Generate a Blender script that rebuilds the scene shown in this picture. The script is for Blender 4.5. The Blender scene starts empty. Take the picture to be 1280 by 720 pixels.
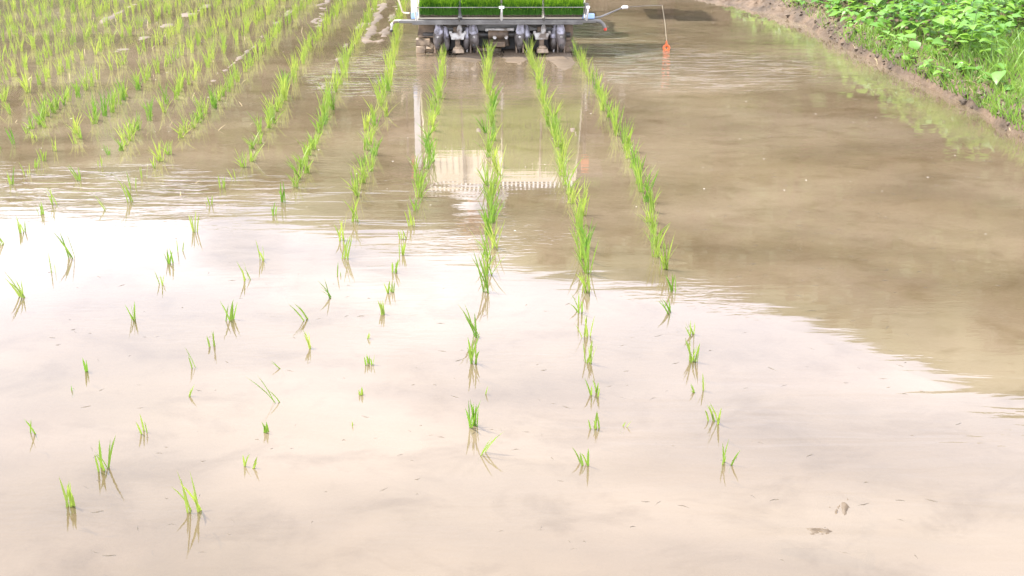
import bpy, math, random
import numpy as np
from mathutils import Vector, Matrix

random.seed(11)
rng = np.random.default_rng(7)
scene = bpy.context.scene
col = scene.collection
R = math.radians

# ------------------------------------------------------------------ camera
cam_data = bpy.data.cameras.new('camera')
cam_data.sensor_width = 36.0
cam_data.lens = 42.19
cam_data.clip_start = 0.05
cam_data.clip_end = 1500.0
cam = bpy.data.objects.new('camera', cam_data)
cam.location = (0.0, 0.0, 1.404)
cam.rotation_euler = (R(90 - 20.64), 0.0, 0.0)
col.objects.link(cam)
scene.camera = cam

# ------------------------------------------------------------------ sky and sun
SUN_EL = R(56)
SUN_AZ = math.atan2(-1.0, 0.5)
world = bpy.data.worlds.new('World')
scene.world = world
world.use_nodes = True
wn = world.node_tree.nodes
wl = world.node_tree.links
for n in list(wn):
    wn.remove(n)
w_out = wn.new('ShaderNodeOutputWorld')
w_bg = wn.new('ShaderNodeBackground')
w_bg.inputs['Strength'].default_value = 0.1
sky = wn.new('ShaderNodeTexSky')
sky.sky_type = 'NISHITA'
sky.sun_disc = False
sky.sun_elevation = SUN_EL
sky.sun_rotation = SUN_AZ
sky.dust_density = 1.5
# broken bright cumulus everywhere over the sky
w_tc = wn.new('ShaderNodeTexCoord')
w_sep = wn.new('ShaderNodeSeparateXYZ')
wl.new(w_tc.outputs['Generated'], w_sep.inputs[0])
w_z = wn.new('ShaderNodeMath'); w_z.operation = 'MAXIMUM'; w_z.inputs[1].default_value = 0.0
wl.new(w_sep.outputs['Z'], w_z.inputs[0])
w_za = wn.new('ShaderNodeMath'); w_za.operation = 'ADD'; w_za.inputs[1].default_value = 0.25
wl.new(w_z.outputs[0], w_za.inputs[0])
w_div = wn.new('ShaderNodeVectorMath'); w_div.operation = 'DIVIDE'
w_cmb = wn.new('ShaderNodeCombineXYZ')
for i in range(3):
    wl.new(w_za.outputs[0], w_cmb.inputs[i])
wl.new(w_tc.outputs['Generated'], w_div.inputs[0])
wl.new(w_cmb.outputs[0], w_div.inputs[1])
w_map = wn.new('ShaderNodeMapping')
w_map.inputs['Location'].default_value = (0.35, 0.2, 0.0)
wl.new(w_div.outputs[0], w_map.inputs[0])
w_noise = wn.new('ShaderNodeTexNoise')
w_noise.inputs['Scale'].default_value = 1.3
w_noise.inputs['Detail'].default_value = 7.0
w_noise.inputs['Roughness'].default_value = 0.55
wl.new(w_map.outputs[0], w_noise.inputs['Vector'])
w_ramp = wn.new('ShaderNodeValToRGB')
w_ramp.color_ramp.elements[0].position = 0.28
w_ramp.color_ramp.elements[1].position = 0.47
wl.new(w_noise.outputs[0], w_ramp.inputs[0])
w_mix = wn.new('ShaderNodeMix'); w_mix.data_type = 'RGBA'
wl.new(w_ramp.outputs[0], w_mix.inputs['Factor'])
wl.new(sky.outputs[0], w_mix.inputs[6])
w_mix.inputs[7].default_value = (12.7, 13.1, 15.4, 1.0)
wl.new(w_mix.outputs[2], w_bg.inputs['Color'])
wl.new(w_bg.outputs[0], w_out.inputs[0])

sun_data = bpy.data.lights.new('sun', 'SUN')
sun_data.energy = 5.0
sun_data.angle = R(0.55)
sun_data.color = (1.0, 0.955, 0.88)
sun = bpy.data.objects.new('sun', sun_data)
to_sun = Vector((math.sin(SUN_AZ) * math.cos(SUN_EL), math.cos(SUN_AZ) * math.cos(SUN_EL), math.sin(SUN_EL)))
sun.rotation_euler = (-to_sun).to_track_quat('-Z', 'Y').to_euler()
sun.location = to_sun * 60
col.objects.link(sun)

scene.render.engine = 'CYCLES'
vs = scene.view_settings
vs.view_transform = 'Standard'
vs.look = 'None'
vs.exposure = 1.46
vs.gamma = 1.0
vs.use_curve_mapping = False


# ------------------------------------------------------------------ materials
def new_mat(name):
    m = bpy.data.materials.new(name)
    m.use_nodes = True
    nt = m.node_tree
    for n in list(nt.nodes):
        nt.nodes.remove(n)
    out = nt.nodes.new('ShaderNodeOutputMaterial')
    return m, nt, out


def noise_mat(name, c1, c2, rough=0.6, scale=20.0, metallic=0.0, bump=0.0, bump_scale=60.0, detail=5.0,
              lo=0.35, hi=0.65, spec=0.5, c3=None, c3_pos=None):
    m, nt, out = new_mat(name)
    N, L = nt.nodes, nt.links
    p = N.new('ShaderNodeBsdfPrincipled')
    tc = N.new('ShaderNodeTexCoord')
    nz = N.new('ShaderNodeTexNoise')
    nz.inputs['Scale'].default_value = scale
    nz.inputs['Detail'].default_value = detail
    L.new(tc.outputs['Object'], nz.inputs['Vector'])
    rp = N.new('ShaderNodeValToRGB')
    rp.color_ramp.elements[0].position = lo
    rp.color_ramp.elements[0].color = (*c1, 1)
    rp.color_ramp.elements[1].position = hi
    rp.color_ramp.elements[1].color = (*c2, 1)
    if c3:
        e = rp.color_ramp.elements.new(c3_pos)
        e.color = (*c3, 1)
    L.new(nz.outputs[0], rp.inputs[0])
    L.new(rp.outputs[0], p.inputs['Base Color'])
    p.inputs['Roughness'].default_value = rough
    p.inputs['Metallic'].default_value = metallic
    p.inputs['Specular IOR Level'].default_value = spec
    if bump:
        n2 = N.new('ShaderNodeTexNoise')
        n2.inputs['Scale'].default_value = bump_scale
        n2.inputs['Detail'].default_value = 6
        L.new(tc.outputs['Object'], n2.inputs['Vector'])
        b = N.new('ShaderNodeBump')
        b.inputs['Strength'].default_value = 1.0
        b.inputs['Distance'].default_value = bump
        L.new(n2.outputs[0], b.inputs['Height'])
        L.new(b.outputs[0], p.inputs['Normal'])
    L.new(p.outputs[0], out.inputs[0])
    return m


def leaf_mat(name, c1, c2, trans=0.45, rough=0.5, scale=3.0, per_object=True):
    """thin leaf: diffuse + translucent + faint gloss; colour varies by object and by place"""
    m, nt, out = new_mat(name)
    N, L = nt.nodes, nt.links
    geo = N.new('ShaderNodeNewGeometry')
    nz = N.new('ShaderNodeTexNoise')
    nz.inputs['Scale'].default_value = scale
    nz.inputs['Detail'].default_value = 4
    L.new(geo.outputs['Position'], nz.inputs['Vector'])
    fac = nz.outputs[0]
    if per_object:
        oi = N.new('ShaderNodeObjectInfo')
        mx = N.new('ShaderNodeMath'); mx.operation = 'MULTIPLY_ADD'
        mx.inputs[1].default_value = 0.5
        ad = N.new('ShaderNodeMath'); ad.operation = 'MULTIPLY_ADD'
        ad.inputs[1].default_value = 1.4
        ad.inputs[2].default_value = -0.45
        L.new(oi.outputs['Random'], mx.inputs[0])
        L.new(nz.outputs[0], ad.inputs[0])
        L.new(ad.outputs[0], mx.inputs[2])
        fac = mx.outputs[0]
    rp = N.new('ShaderNodeValToRGB')
    rp.color_ramp.elements[0].position = 0.2
    rp.color_ramp.elements[0].color = (*c1, 1)
    rp.color_ramp.elements[1].position = 0.85
    rp.color_ramp.elements[1].color = (*c2, 1)
    L.new(fac, rp.inputs[0])
    d = N.new('ShaderNodeBsdfPrincipled')
    d.inputs['Roughness'].default_value = rough
    d.inputs['Specular IOR Level'].default_value = 0.35
    t = N.new('ShaderNodeBsdfTranslucent')
    hs = N.new('ShaderNodeHueSaturation')
    hs.inputs['Hue'].default_value = 0.485
    hs.inputs['Value'].default_value = 1.25
    L.new(rp.outputs[0], d.inputs['Base Color'])
    L.new(rp.outputs[0], hs.inputs['Color'])
    L.new(hs.outputs[0], t.inputs['Color'])
    mix = N.new('ShaderNodeMixShader')
    mix.inputs[0].default_value = trans
    L.new(d.outputs[0], mix.inputs[1])
    L.new(t.outputs[0], mix.inputs[2])
    L.new(mix.outputs[0], out.inputs[0])
    return m


def mud_mat(name, c1, c2, rough, bump=0.006, bscale=18.0, cscale=2.2):
    m, nt, out = new_mat(name)
    N, L = nt.nodes, nt.links
    p = N.new('ShaderNodeBsdfPrincipled')
    geo = N.new('ShaderNodeNewGeometry')
    a = N.new('ShaderNodeTexNoise'); a.inputs['Scale'].default_value = cscale; a.inputs['Detail'].default_value = 8
    a.inputs['Roughness'].default_value = 0.6
    L.new(geo.outputs['Position'], a.inputs['Vector'])
    rp = N.new('ShaderNodeValToRGB')
    rp.color_ramp.elements[0].position = 0.33; rp.color_ramp.elements[0].color = (*c1, 1)
    rp.color_ramp.elements[1].position = 0.66; rp.color_ramp.elements[1].color = (*c2, 1)
    L.new(a.outputs[0], rp.inputs[0])
    L.new(rp.outputs[0], p.inputs['Base Color'])
    p.inputs['Roughness'].default_value = rough
    b1 = N.new('ShaderNodeTexNoise'); b1.inputs['Scale'].default_value = bscale; b1.inputs['Detail'].default_value = 8
    L.new(geo.outputs['Position'], b1.inputs['Vector'])
    p.inputs['Specular IOR Level'].default_value = 0.3
    b = N.new('ShaderNodeBump'); b.inputs['Distance'].default_value = bump; b.inputs['Strength'].default_value = 1.0
    L.new(b1.outputs[0], b.inputs['Height'])
    L.new(b.outputs[0], p.inputs['Normal'])
    L.new(p.outputs[0], out.inputs[0])
    return m


def water_mat():
    """muddy water: Fresnel mirror over a layer of silt that is partly see-through"""
    m, nt, out = new_mat('muddy_water')
    N, L = nt.nodes, nt.links
    geo = N.new('ShaderNodeNewGeometry')

    def noise(sx, sy, scale, detail, rough=0.5, off=(0, 0, 0), dist=0.0):
        mp = N.new('ShaderNodeMapping')
        mp.inputs['Scale'].default_value = (sx, sy, 1)
        mp.inputs['Location'].default_value = off
        L.new(geo.outputs['Position'], mp.inputs[0])
        n = N.new('ShaderNodeTexNoise')
        n.inputs['Scale'].default_value = scale
        n.inputs['Detail'].default_value = detail
        n.inputs['Roughness'].default_value = rough
        n.inputs['Distortion'].default_value = dist
        L.new(mp.outputs[0], n.inputs['Vector'])
        return n.outputs[0]

    def math_(op, a, b=None, c=None):
        n = N.new('ShaderNodeMath'); n.operation = op
        for i, v in enumerate((a, b, c)):
            if v is None:
                continue
            if isinstance(v, (int, float)):
                n.inputs[i].default_value = v
            else:
                L.new(v, n.inputs[i])
        return n.outputs[0]

    def mapr(v, a, b, c, d):
        n = N.new('ShaderNodeMapRange')
        n.interpolation_type = 'SMOOTHSTEP'
        n.inputs[1].default_value = a; n.inputs[2].default_value = b
        n.inputs[3].default_value = c; n.inputs[4].default_value = d
        L.new(v, n.inputs[0])
        return n.outputs[0]

    # ripples: long-crested, in patches
    r1 = noise(0.55, 2.6, 4.2, 3, 0.45, (1.7, 0.4, 0), 0.4)
    r2 = noise(1.0, 3.2, 15.0, 2, 0.5, (4.2, 2.0, 0), 0.3)
    patch = mapr(noise(0.6, 0.9, 0.75, 2, 0.5, (3.1, 7.3, 0)), 0.50, 0.66, 0.0, 1.0)
    patch2 = mapr(noise(0.7, 1.0, 1.6, 2, 0.5, (9.1, 1.3, 0)), 0.48, 0.64, 0.0, 1.0)
    h1 = math_('MULTIPLY', r1, math_('MULTIPLY_ADD', patch, 0.0018, 0.0004))
    h2 = math_('MULTIPLY', r2, math_('MULTIPLY_ADD', patch2, 0.0004, 0.00002))
    # wake stirred up by the planter: stronger chop close around it
    sub = N.new('ShaderNodeVectorMath'); sub.operation = 'SUBTRACT'
    L.new(geo.outputs['Position'], sub.inputs[0])
    sub.inputs[1].default_value = (0.35, 8.6, 0)
    scl = N.new('ShaderNodeVectorMath'); scl.operation = 'MULTIPLY'
    L.new(sub.outputs[0], scl.inputs[0]); scl.inputs[1].default_value = (0.75, 0.62, 0)
    ln = N.new('ShaderNodeVectorMath'); ln.operation = 'LENGTH'
    L.new(scl.outputs[0], ln.inputs[0])
    wake = mapr(ln.outputs['Value'], 0.35, 1.55, 1.0, 0.0)
    r3 = noise(0.8, 2.2, 7.0, 4, 0.55, (0.3, 5.5, 0), 0.8)
    h3 = math_('MULTIPLY', r3, math_('MULTIPLY', wake, 0.006))
    # short sharp wavelets thrown off beside the planter and left of the rows
    def spot(cx, cy, ax, ay):
        sb = N.new('ShaderNodeVectorMath'); sb.operation = 'SUBTRACT'
        L.new(geo.outputs['Position'], sb.inputs[0]); sb.inputs[1].default_value = (cx, cy, 0)
        sm = N.new('ShaderNodeVectorMath'); sm.operation = 'MULTIPLY'
        L.new(sb.outputs[0], sm.inputs[0]); sm.inputs[1].default_value = (1 / ax, 1 / ay, 0)
        le = N.new('ShaderNodeVectorMath'); le.operation = 'LENGTH'
        L.new(sm.outputs[0], le.inputs[0])
        return mapr(le.outputs['Value'], 0.4, 1.0, 1.0, 0.0)
    r4 = mapr(noise(0.5, 2.4, 9.0, 3, 0.55, (5.3, 1.1, 0), 0.7), 0.50, 0.70, 0.0, 1.0)
    zone = math_('MAXIMUM', math_('MAXIMUM', spot(1.25, 7.75, 1.0, 1.0), math_('MULTIPLY', spot(-1.9, 4.9, 1.3, 0.5), 0.45)), spot(-0.9, 7.6, 0.5, 1.0))
    h4 = math_('MULTIPLY', r4, math_('MULTIPLY', zone, 0.0026))
    hsum = math_('ADD', math_('ADD', math_('ADD', h1, h2), h3), h4)
    bump = N.new('ShaderNodeBump')
    bump.inputs['Strength'].default_value = 1.0
    bump.inputs['Distance'].default_value = 1.0
    L.new(hsum, bump.inputs['Height'])

    fr = N.new('ShaderNodeFresnel'); fr.inputs['IOR'].default_value = 1.45
    L.new(bump.outputs[0], fr.inputs['Normal'])
    gl = N.new('ShaderNodeBsdfGlossy')
    gl.inputs['Roughness'].default_value = 0.028
    gl.inputs['Color'].default_value = (1, 1, 1, 1)
    L.new(bump.outputs[0], gl.inputs['Normal'])
    # silt
    s1 = noise(0.7, 1.1, 1.1, 7, 0.55, (2.2, 3.3, 0), 0.6)
    rp = N.new('ShaderNodeValToRGB')
    rp.color_ramp.elements[0].position = 0.32; rp.color_ramp.elements[0].color = (0.128, 0.097, 0.058, 1)
    rp.color_ramp.elements[1].position = 0.68; rp.color_ramp.elements[1].color = (0.175, 0.135, 0.092, 1)
    L.new(s1, rp.inputs[0])
    df = N.new('ShaderNodeBsdfDiffuse')
    fine = noise(1.0, 1.3, 4.0, 9, 0.68, (1.2, 8.3, 0), 0.5)
    fr2 = N.new('ShaderNodeValToRGB')
    fr2.color_ramp.elements[0].position = 0.34; fr2.color_ramp.elements[0].color = (0.78, 0.76, 0.72, 1)
    fr2.color_ramp.elements[1].position = 0.5; fr2.color_ramp.elements[1].color = (1, 1, 1, 1)
    L.new(fine, fr2.inputs[0])
    mulc = N.new('ShaderNodeMix'); mulc.data_type = 'RGBA'; mulc.blend_type = 'MULTIPLY'
    mulc.inputs['Factor'].default_value = 1.0
    L.new(rp.outputs[0], mulc.inputs[6]); L.new(fr2.outputs[0], mulc.inputs[7])
    L.new(mulc.outputs[2], df.inputs['Color'])
    tr = N.new('ShaderNodeBsdfTransparent')
    tr.inputs['Color'].default_value = (0.93, 0.86, 0.74, 1)
    op = mapr(noise(0.8, 1.2, 0.8, 5, 0.55, (6.2, 0.3, 0), 0.3), 0.3, 0.7, 0.42, 0.8)
    body = N.new('ShaderNodeMixShader')
    L.new(op, body.inputs[0])
    L.new(tr.outputs[0], body.inputs[1]); L.new(df.outputs[0], body.inputs[2])
    mix = N.new('ShaderNodeMixShader')
    L.new(fr.outputs[0], mix.inputs[0])
    L.new(body.outputs[0], mix.inputs[1]); L.new(gl.outputs[0], mix.inputs[2])
    L.new(mix.outputs[0], out.inputs[0])
    return m


M = {}
M['water'] = water_mat()
M['mud'] = mud_mat('wet_mud', (0.065, 0.047, 0.029), (0.125, 0.092, 0.061), 0.6, 0.010, 14.0)
M['bank_mud'] = mud_mat('bank_soil', (0.03, 0.019, 0.010), (0.105, 0.069, 0.041), 0.7, 0.02, 22.0, 5.0)
M['clod'] = mud_mat('clod_soil', (0.03, 0.021, 0.013), (0.11, 0.08, 0.055), 0.75, 0.01, 40.0, 9.0)
M['rice'] = leaf_mat('rice_blade', (0.085, 0.19, 0.018), (0.235, 0.30, 0.05), 0.45, 0.45)
M['mat_rice'] = leaf_mat('mat_rice_blade', (0.02, 0.085, 0.005), (0.05, 0.15, 0.01), 0.3, 0.5, 9.0, False)  # dark stalk green, deepened to paint in shade among crowded stalks
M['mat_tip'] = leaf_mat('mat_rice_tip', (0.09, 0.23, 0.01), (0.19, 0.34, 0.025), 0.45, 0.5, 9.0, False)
M['dry'] = leaf_mat('dry_straw', (0.22, 0.17, 0.08), (0.42, 0.36, 0.20), 0.2, 0.7)
M['weed'] = leaf_mat('weed_leaf', (0.055, 0.165, 0.016), (0.175, 0.33, 0.05), 0.4, 0.42, 2.0)
M['bank_grass'] = leaf_mat('bank_grass', (0.08, 0.19, 0.02), (0.20, 0.32, 0.055), 0.4, 0.5, 2.5, False)
M['stem'] = noise_mat('weed_stem', (0.07, 0.13, 0.03), (0.12, 0.17, 0.05), 0.6)
M['tree_leaf'] = leaf_mat('tree_leaf', (0.03, 0.065, 0.014), (0.075, 0.125, 0.028), 0.25, 0.6, 0.5)
M['bark'] = noise_mat('bark', (0.06, 0.045, 0.03), (0.13, 0.10, 0.075), 0.9, 6.0, bump=0.02, bump_scale=12)
M['hill'] = noise_mat('hill_scrub', (0.035, 0.06, 0.016), (0.07, 0.10, 0.03), 0.9, 0.35, bump=0.5, bump_scale=0.8)
M['ground'] = noise_mat('field_ground', (0.07, 0.08, 0.035), (0.12, 0.11, 0.06), 0.9, 0.3)
M['alu'] = noise_mat('painted_rail', (0.085, 0.08, 0.072), (0.16, 0.152, 0.14), 0.45, 12, spec=0.4)
M['cream'] = noise_mat('cream_plastic', (0.50, 0.43, 0.31), (0.60, 0.54, 0.42), 0.45, 6)
M['white'] = noise_mat('white_paint', (0.66, 0.66, 0.64), (0.8, 0.8, 0.79), 0.4, 9)
M['blue'] = noise_mat('pale_blue_paint', (0.22, 0.34, 0.55), (0.34, 0.45, 0.62), 0.4, 12)
M['lilac'] = noise_mat('grey_cast_arm', (0.03, 0.022, 0.015), (0.14, 0.118, 0.11), 0.5, 15, lo=0.40, hi=0.62)
M['snout'] = noise_mat('arm_highlight_grey', (0.10, 0.09, 0.095), (0.40, 0.385, 0.44), 0.5, 25, lo=0.36, hi=0.58)  # light grey that paints the highlights on the arm tops
M['castwhite'] = noise_mat('light_casting', (0.13, 0.10, 0.075), (0.45, 0.43, 0.4), 0.45, 22, lo=0.38, hi=0.56)
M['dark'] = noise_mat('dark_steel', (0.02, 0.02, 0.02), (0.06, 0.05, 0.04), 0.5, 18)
M['muddy'] = noise_mat('mud_spattered_steel', (0.045, 0.03, 0.018), (0.19, 0.13, 0.08), 0.6, 14, bump=0.004, bump_scale=40)
M['beige'] = noise_mat('muddy_float_resin', (0.06, 0.04, 0.022), (0.30, 0.22, 0.14), 0.5, 16, lo=0.38, hi=0.6)
M['rubber'] = noise_mat('black_rubber', (0.018, 0.017, 0.016), (0.07, 0.055, 0.04), 0.75, 9)
M['red'] = noise_mat('red_paint', (0.45, 0.03, 0.015), (0.6, 0.06, 0.03), 0.4, 9)
M['orange'] = noise_mat('orange_plastic', (0.50, 0.07, 0.006), (0.62, 0.11, 0.008), 0.35, 9)
M['soil'] = noise_mat('mat_soil', (0.04, 0.03, 0.02), (0.09, 0.07, 0.045), 0.9, 60, bump=0.004, bump_scale=90)
M['shirt'] = noise_mat('white_cotton', (0.7, 0.7, 0.7), (0.8, 0.8, 0.8), 0.9, 8, bump=0.004, bump_scale=25)
M['trousers'] = noise_mat('grey_cotton', (0.12, 0.13, 0.15), (0.17, 0.18, 0.2), 0.9, 10)
M['skin'] = noise_mat('tanned_skin', (0.38, 0.20, 0.12), (0.46, 0.26, 0.17), 0.55, 10)
M['straw'] = noise_mat('straw_hat', (0.40, 0.25, 0.10), (0.52, 0.36, 0.17), 0.8, 40)
M['hair'] = noise_mat('dark_hair', (0.015, 0.012, 0.01), (0.03, 0.025, 0.02), 0.6, 60)
M['boot'] = noise_mat('rubber_boot', (0.03, 0.03, 0.035), (0.06, 0.06, 0.06), 0.5, 10)
M['pale_fleck'] = noise_mat('pale_fleck', (0.3, 0.26, 0.2), (0.45, 0.42, 0.36), 0.7, 30)
M['debris'] = noise_mat('dark_debris', (0.04, 0.03, 0.018), (0.09, 0.07, 0.045), 0.8, 20)


# ------------------------------------------------------------------ mesh helpers
class MB:
    def __init__(self):
        self.v, self.f, self.mi = [], [], []

    def add(self, vs_, fs_, mi=0):
        o = len(self.v)
        self.v.extend([tuple(p) for p in vs_])
        self.f.extend([tuple(i + o for i in f) for f in fs_])
        self.mi.extend([mi] * len(fs_))
        return self

    def box(self, c, s, rot=None, mi=0, taper=(1, 1)):
        hx, hy, hz = s[0] / 2, s[1] / 2, s[2] / 2
        pts = []
        for z, (tx, ty) in ((-hz, (1, 1)), (hz, taper)):
            pts += [Vector((-hx * tx, -hy * ty, z)), Vector((hx * tx, -hy * ty, z)),
                    Vector((hx * tx, hy * ty, z)), Vector((-hx * tx, hy * ty, z))]
        if rot is not None:
            pts = [rot @ p for p in pts]
        pts = [p + Vector(c) for p in pts]
        return self.add(pts, [(3, 2, 1, 0), (4, 5, 6, 7), (0, 1, 5, 4), (1, 2, 6, 5), (2, 3, 7, 6), (3, 0, 4, 7)], mi)

    def tube(self, pts, radii, n=8, mi=0, squash=None):
        pts = [Vector(p) for p in pts]
        if isinstance(radii, (int, float)):
            radii = [radii] * len(pts)
        ring = []
        up = Vector((0, 0, 1))
        for i, p in enumerate(pts):
            t = (pts[min(i + 1, len(pts) - 1)] - pts[max(i - 1, 0)]).normalized()
            ref = up if abs(t.dot(up)) < 0.95 else Vector((0, 1, 0))
            a = t.cross(ref).normalized()
            b = t.cross(a).normalized()
            r = radii[i]
            sa, sb = squash if squash else (1, 1)
            ring.append([p + a * r * sa * math.cos(2 * math.pi * k / n) + b * r * sb * math.sin(2 * math.pi * k / n)
                         for k in range(n)])
        vs_ = [q for rg in ring for q in rg]
        fs_ = []
        for i in range(len(pts) - 1):
            for k in range(n):
                k2 = (k + 1) % n
                fs_.append((i * n + k, i * n + k2, (i + 1) * n + k2, (i + 1) * n + k))
        fs_.append(tuple(range(n))[::-1])
        fs_.append(tuple((len(pts) - 1) * n + k for k in range(n)))
        return self.add(vs_, fs_, mi)

    def loft(self, rings, mi=0):
        """rings: list of (centre, rx, ry) ellipses stacked roughly along z"""
        n = 12
        vs_ = []
        for c, rx, ry in rings:
            for k in range(n):
                a = 2 * math.pi * k / n
                vs_.append((c[0] + rx * math.cos(a), c[1] + ry * math.sin(a), c[2]))
        fs_ = []
        for i in range(len(rings) - 1):
            for k in range(n):
                k2 = (k + 1) % n
                fs_.append((i * n + k, i * n + k2, (i + 1) * n + k2, (i + 1) * n + k))
        fs_.append(tuple(range(n))[::-1])
        fs_.append(tuple((len(rings) - 1) * n + k for k in range(n)))
        return self.add(vs_, fs_, mi)

    def blade(self, base, az, height, reach, width, face, seg=4, droop=0.0):
        """a curved grass blade: rises to height, leaning towards az by reach"""
        bx, by, bz = base
        dx, dy = math.cos(az), math.sin(az)
        wx, wy = math.cos(face), math.sin(face)
        vs_ = []
        for i in range(seg):
            t = i / seg
            w = width * (0.55 + 0.9 * t - 1.2 * t * t) * 0.5 + width * 0.12
            r = reach * (0.5 * t + 0.5 * t * t)
            z = height * (t - droop * t * t)
            vs_.append((bx + dx * r - wx * w, by + dy * r - wy * w, bz + z))
            vs_.append((bx + dx * r + wx * w, by + dy * r + wy * w, bz + z))
        vs_.append((bx + dx * reach, by + dy * reach, bz + height * (1 - droop)))
        fs_ = [(2 * i, 2 * i + 1, 2 * i + 3, 2 * i + 2) for i in range(seg - 1)]
        fs_.append((2 * seg - 2, 2 * seg - 1, 2 * seg))
        return self.add(vs_, fs_)

    def mesh(self, name, mats, smooth=True, sharp=35):
        me = bpy.data.meshes.new(name)
        me.from_pydata(self.v, [], self.f)
        if not isinstance(mats, (list, tuple)):
            mats = [mats]
        for m in mats:
            me.materials.append(m)
        if len(mats) > 1:
            me.polygons.foreach_set('material_index', self.mi)
        if smooth:
            me.polygons.foreach_set('use_smooth', [True] * len(me.polygons))
            if sharp:
                me.set_sharp_from_angle(angle=R(sharp))
        me.update()
        return me

    def build(self, name, mats, parent=None, smooth=True, sharp=35, bevel=0.0):
        o = bpy.data.objects.new(name, self.mesh(name, mats, smooth, sharp))
        col.objects.link(o)
        if parent:
            o.parent = parent
        if bevel:
            b = o.modifiers.new('bevel', 'BEVEL')
            b.width = bevel
            b.segments = 2
            b.limit_method = 'ANGLE'
        return o


def tag(o, label=None, cat=None, group=None, kind=None):
    if label: o['label'] = label
    if cat: o['category'] = cat
    if group: o['group'] = group
    if kind: o['kind'] = kind
    return o


def empty(name, loc, rz=0.0):
    o = bpy.data.objects.new(name, None)
    o.empty_display_size = 0.1
    o.location = loc
    o.rotation_euler = (0, 0, rz)
    col.objects.link(o)
    return o


def inst(name, me, parent=None, loc=(0, 0, 0), rot=(0, 0, 0), scale=(1, 1, 1)):
    o = bpy.data.objects.new(name, me)
    o.location = loc
    o.rotation_euler = rot
    o.scale = scale
    col.objects.link(o)
    if parent:
        o.parent = parent
    return o


# value noise on numpy arrays
_lat = rng.random((256, 256))


def vnoise(x, y):
    xi = np.floor(x).astype(int); yi = np.floor(y).astype(int)
    fx = x - xi; fy = y - yi
    fx = fx * fx * (3 - 2 * fx); fy = fy * fy * (3 - 2 * fy)
    a = _lat[xi % 256, yi % 256]; b = _lat[(xi + 1) % 256, yi % 256]
    c = _lat[xi % 256, (yi + 1) % 256]; d = _lat[(xi + 1) % 256, (yi + 1) % 256]
    return (a * (1 - fx) + b * fx) * (1 - fy) + (c * (1 - fx) + d * fx) * fy


def fbm(x, y, octv=4):
    s = 0; a = 0.5; t = 0
    for i in range(octv):
        s = s + a * vnoise(x * 2 ** i + 17.3 * i, y * 2 ** i + 9.1 * i); t += a; a *= 0.5
    return s / t


def grid_mesh(name, X, Y, Z, mat):
    ny, nx = X.shape
    me = bpy.data.meshes.new(name)
    vv = np.stack([X, Y, Z], -1).reshape(-1, 3)
    idx = np.arange(nx * ny).reshape(ny, nx)
    q = np.stack([idx[:-1, :-1], idx[:-1, 1:], idx[1:, 1:], idx[1:, :-1]], -1).reshape(-1, 4)
    me.vertices.add(len(vv)); me.vertices.foreach_set('co', vv.ravel())
    me.loops.add(q.size); me.loops.foreach_set('vertex_index', q.ravel())
    me.polygons.add(len(q))
    me.polygons.foreach_set('loop_start', np.arange(len(q)) * 4)
    me.polygons.foreach_set('loop_total', np.full(len(q), 4))
    me.polygons.foreach_set('use_smooth', np.ones(len(q), bool))
    me.materials.append(mat)
    me.update(calc_edges=True)
    me.validate()
    o = bpy.data.objects.new(name, me)
    col.objects.link(o)
    return o


# ------------------------------------------------------------------ the setting
# ground sheet under everything
xs = np.array([-700, -200, -60, -20, 0, 20, 60, 200, 700.0]); ys = np.array([-300, -80, -20, 0, 20, 60, 200, 900.0])
GX, GY = np.meshgrid(xs, ys)
tag(grid_mesh('ground', GX, GY, np.full_like(GX, -0.30), M['ground']), kind='structure')

# mud of the field bed, with the grooves and ridges left by floats and wheels
RIDGES = [  # (polyline, half width, height above bed, patchiness)
    ([(-1.95, 12.5), (-1.92, 11.2), (-1.85, 8.72), (-1.83, 7.23)], 0.035, 0.062, 0.35),
    ([(-2.70, 12.0), (-2.72, 10.55), (-2.74, 8.9), (-2.76, 8.25), (-3.1, 7.3), (-3.6, 6.6)], 0.10, 0.050, 0.75),
    ([(-1.24, 11.5), (-1.19, 8.61), (-1.13, 7.08)], 0.05, 0.045, 0.7),
    ([(-1.05, 8.2), (-1.03, 7.97), (-0.96, 6.94)], 0.016, 0.048, 0.6),
    ([(-1.16, 12), (-1.14, 10.76), (-1.06, 8.72)], 0.05, 0.058, 0.35),
    ([(-0.93, 12), (-1.01, 10.76), (-0.96, 8.79)], 0.04, 0.056, 0.4),
    ([(-0.25, 7.91), (-0.17, 5.95)], 0.012, 0.046, 0.6),
    ([(0.24, 7.4), (0.26, 7.03), (0.32, 5.88)], 0.022, 0.046, 0.6),
    ([(0.63, 7.0), (0.60, 6.2)], 0.02, 0.044, 0.6),
    ([(-3.4, 11.5), (-3.3, 9.5), (-3.42, 8.8)], 0.06, 0.048, 0.7),
    ([(-1.75, 12), (-1.55, 9.6)], 0.10, 0.052, 0.6),
]
xs = np.arange(-6.2, 2.95, 0.02); ys = np.arange(1.4, 12.6, 0.025)
MX, MY = np.meshgrid(xs, ys)
MZ = -0.048 + 0.022 * (fbm(MX * 1.3, MY * 0.9, 4) - 0.5) + 0.010 * (fbm(MX * 7, MY * 5, 3) - 0.5)
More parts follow.
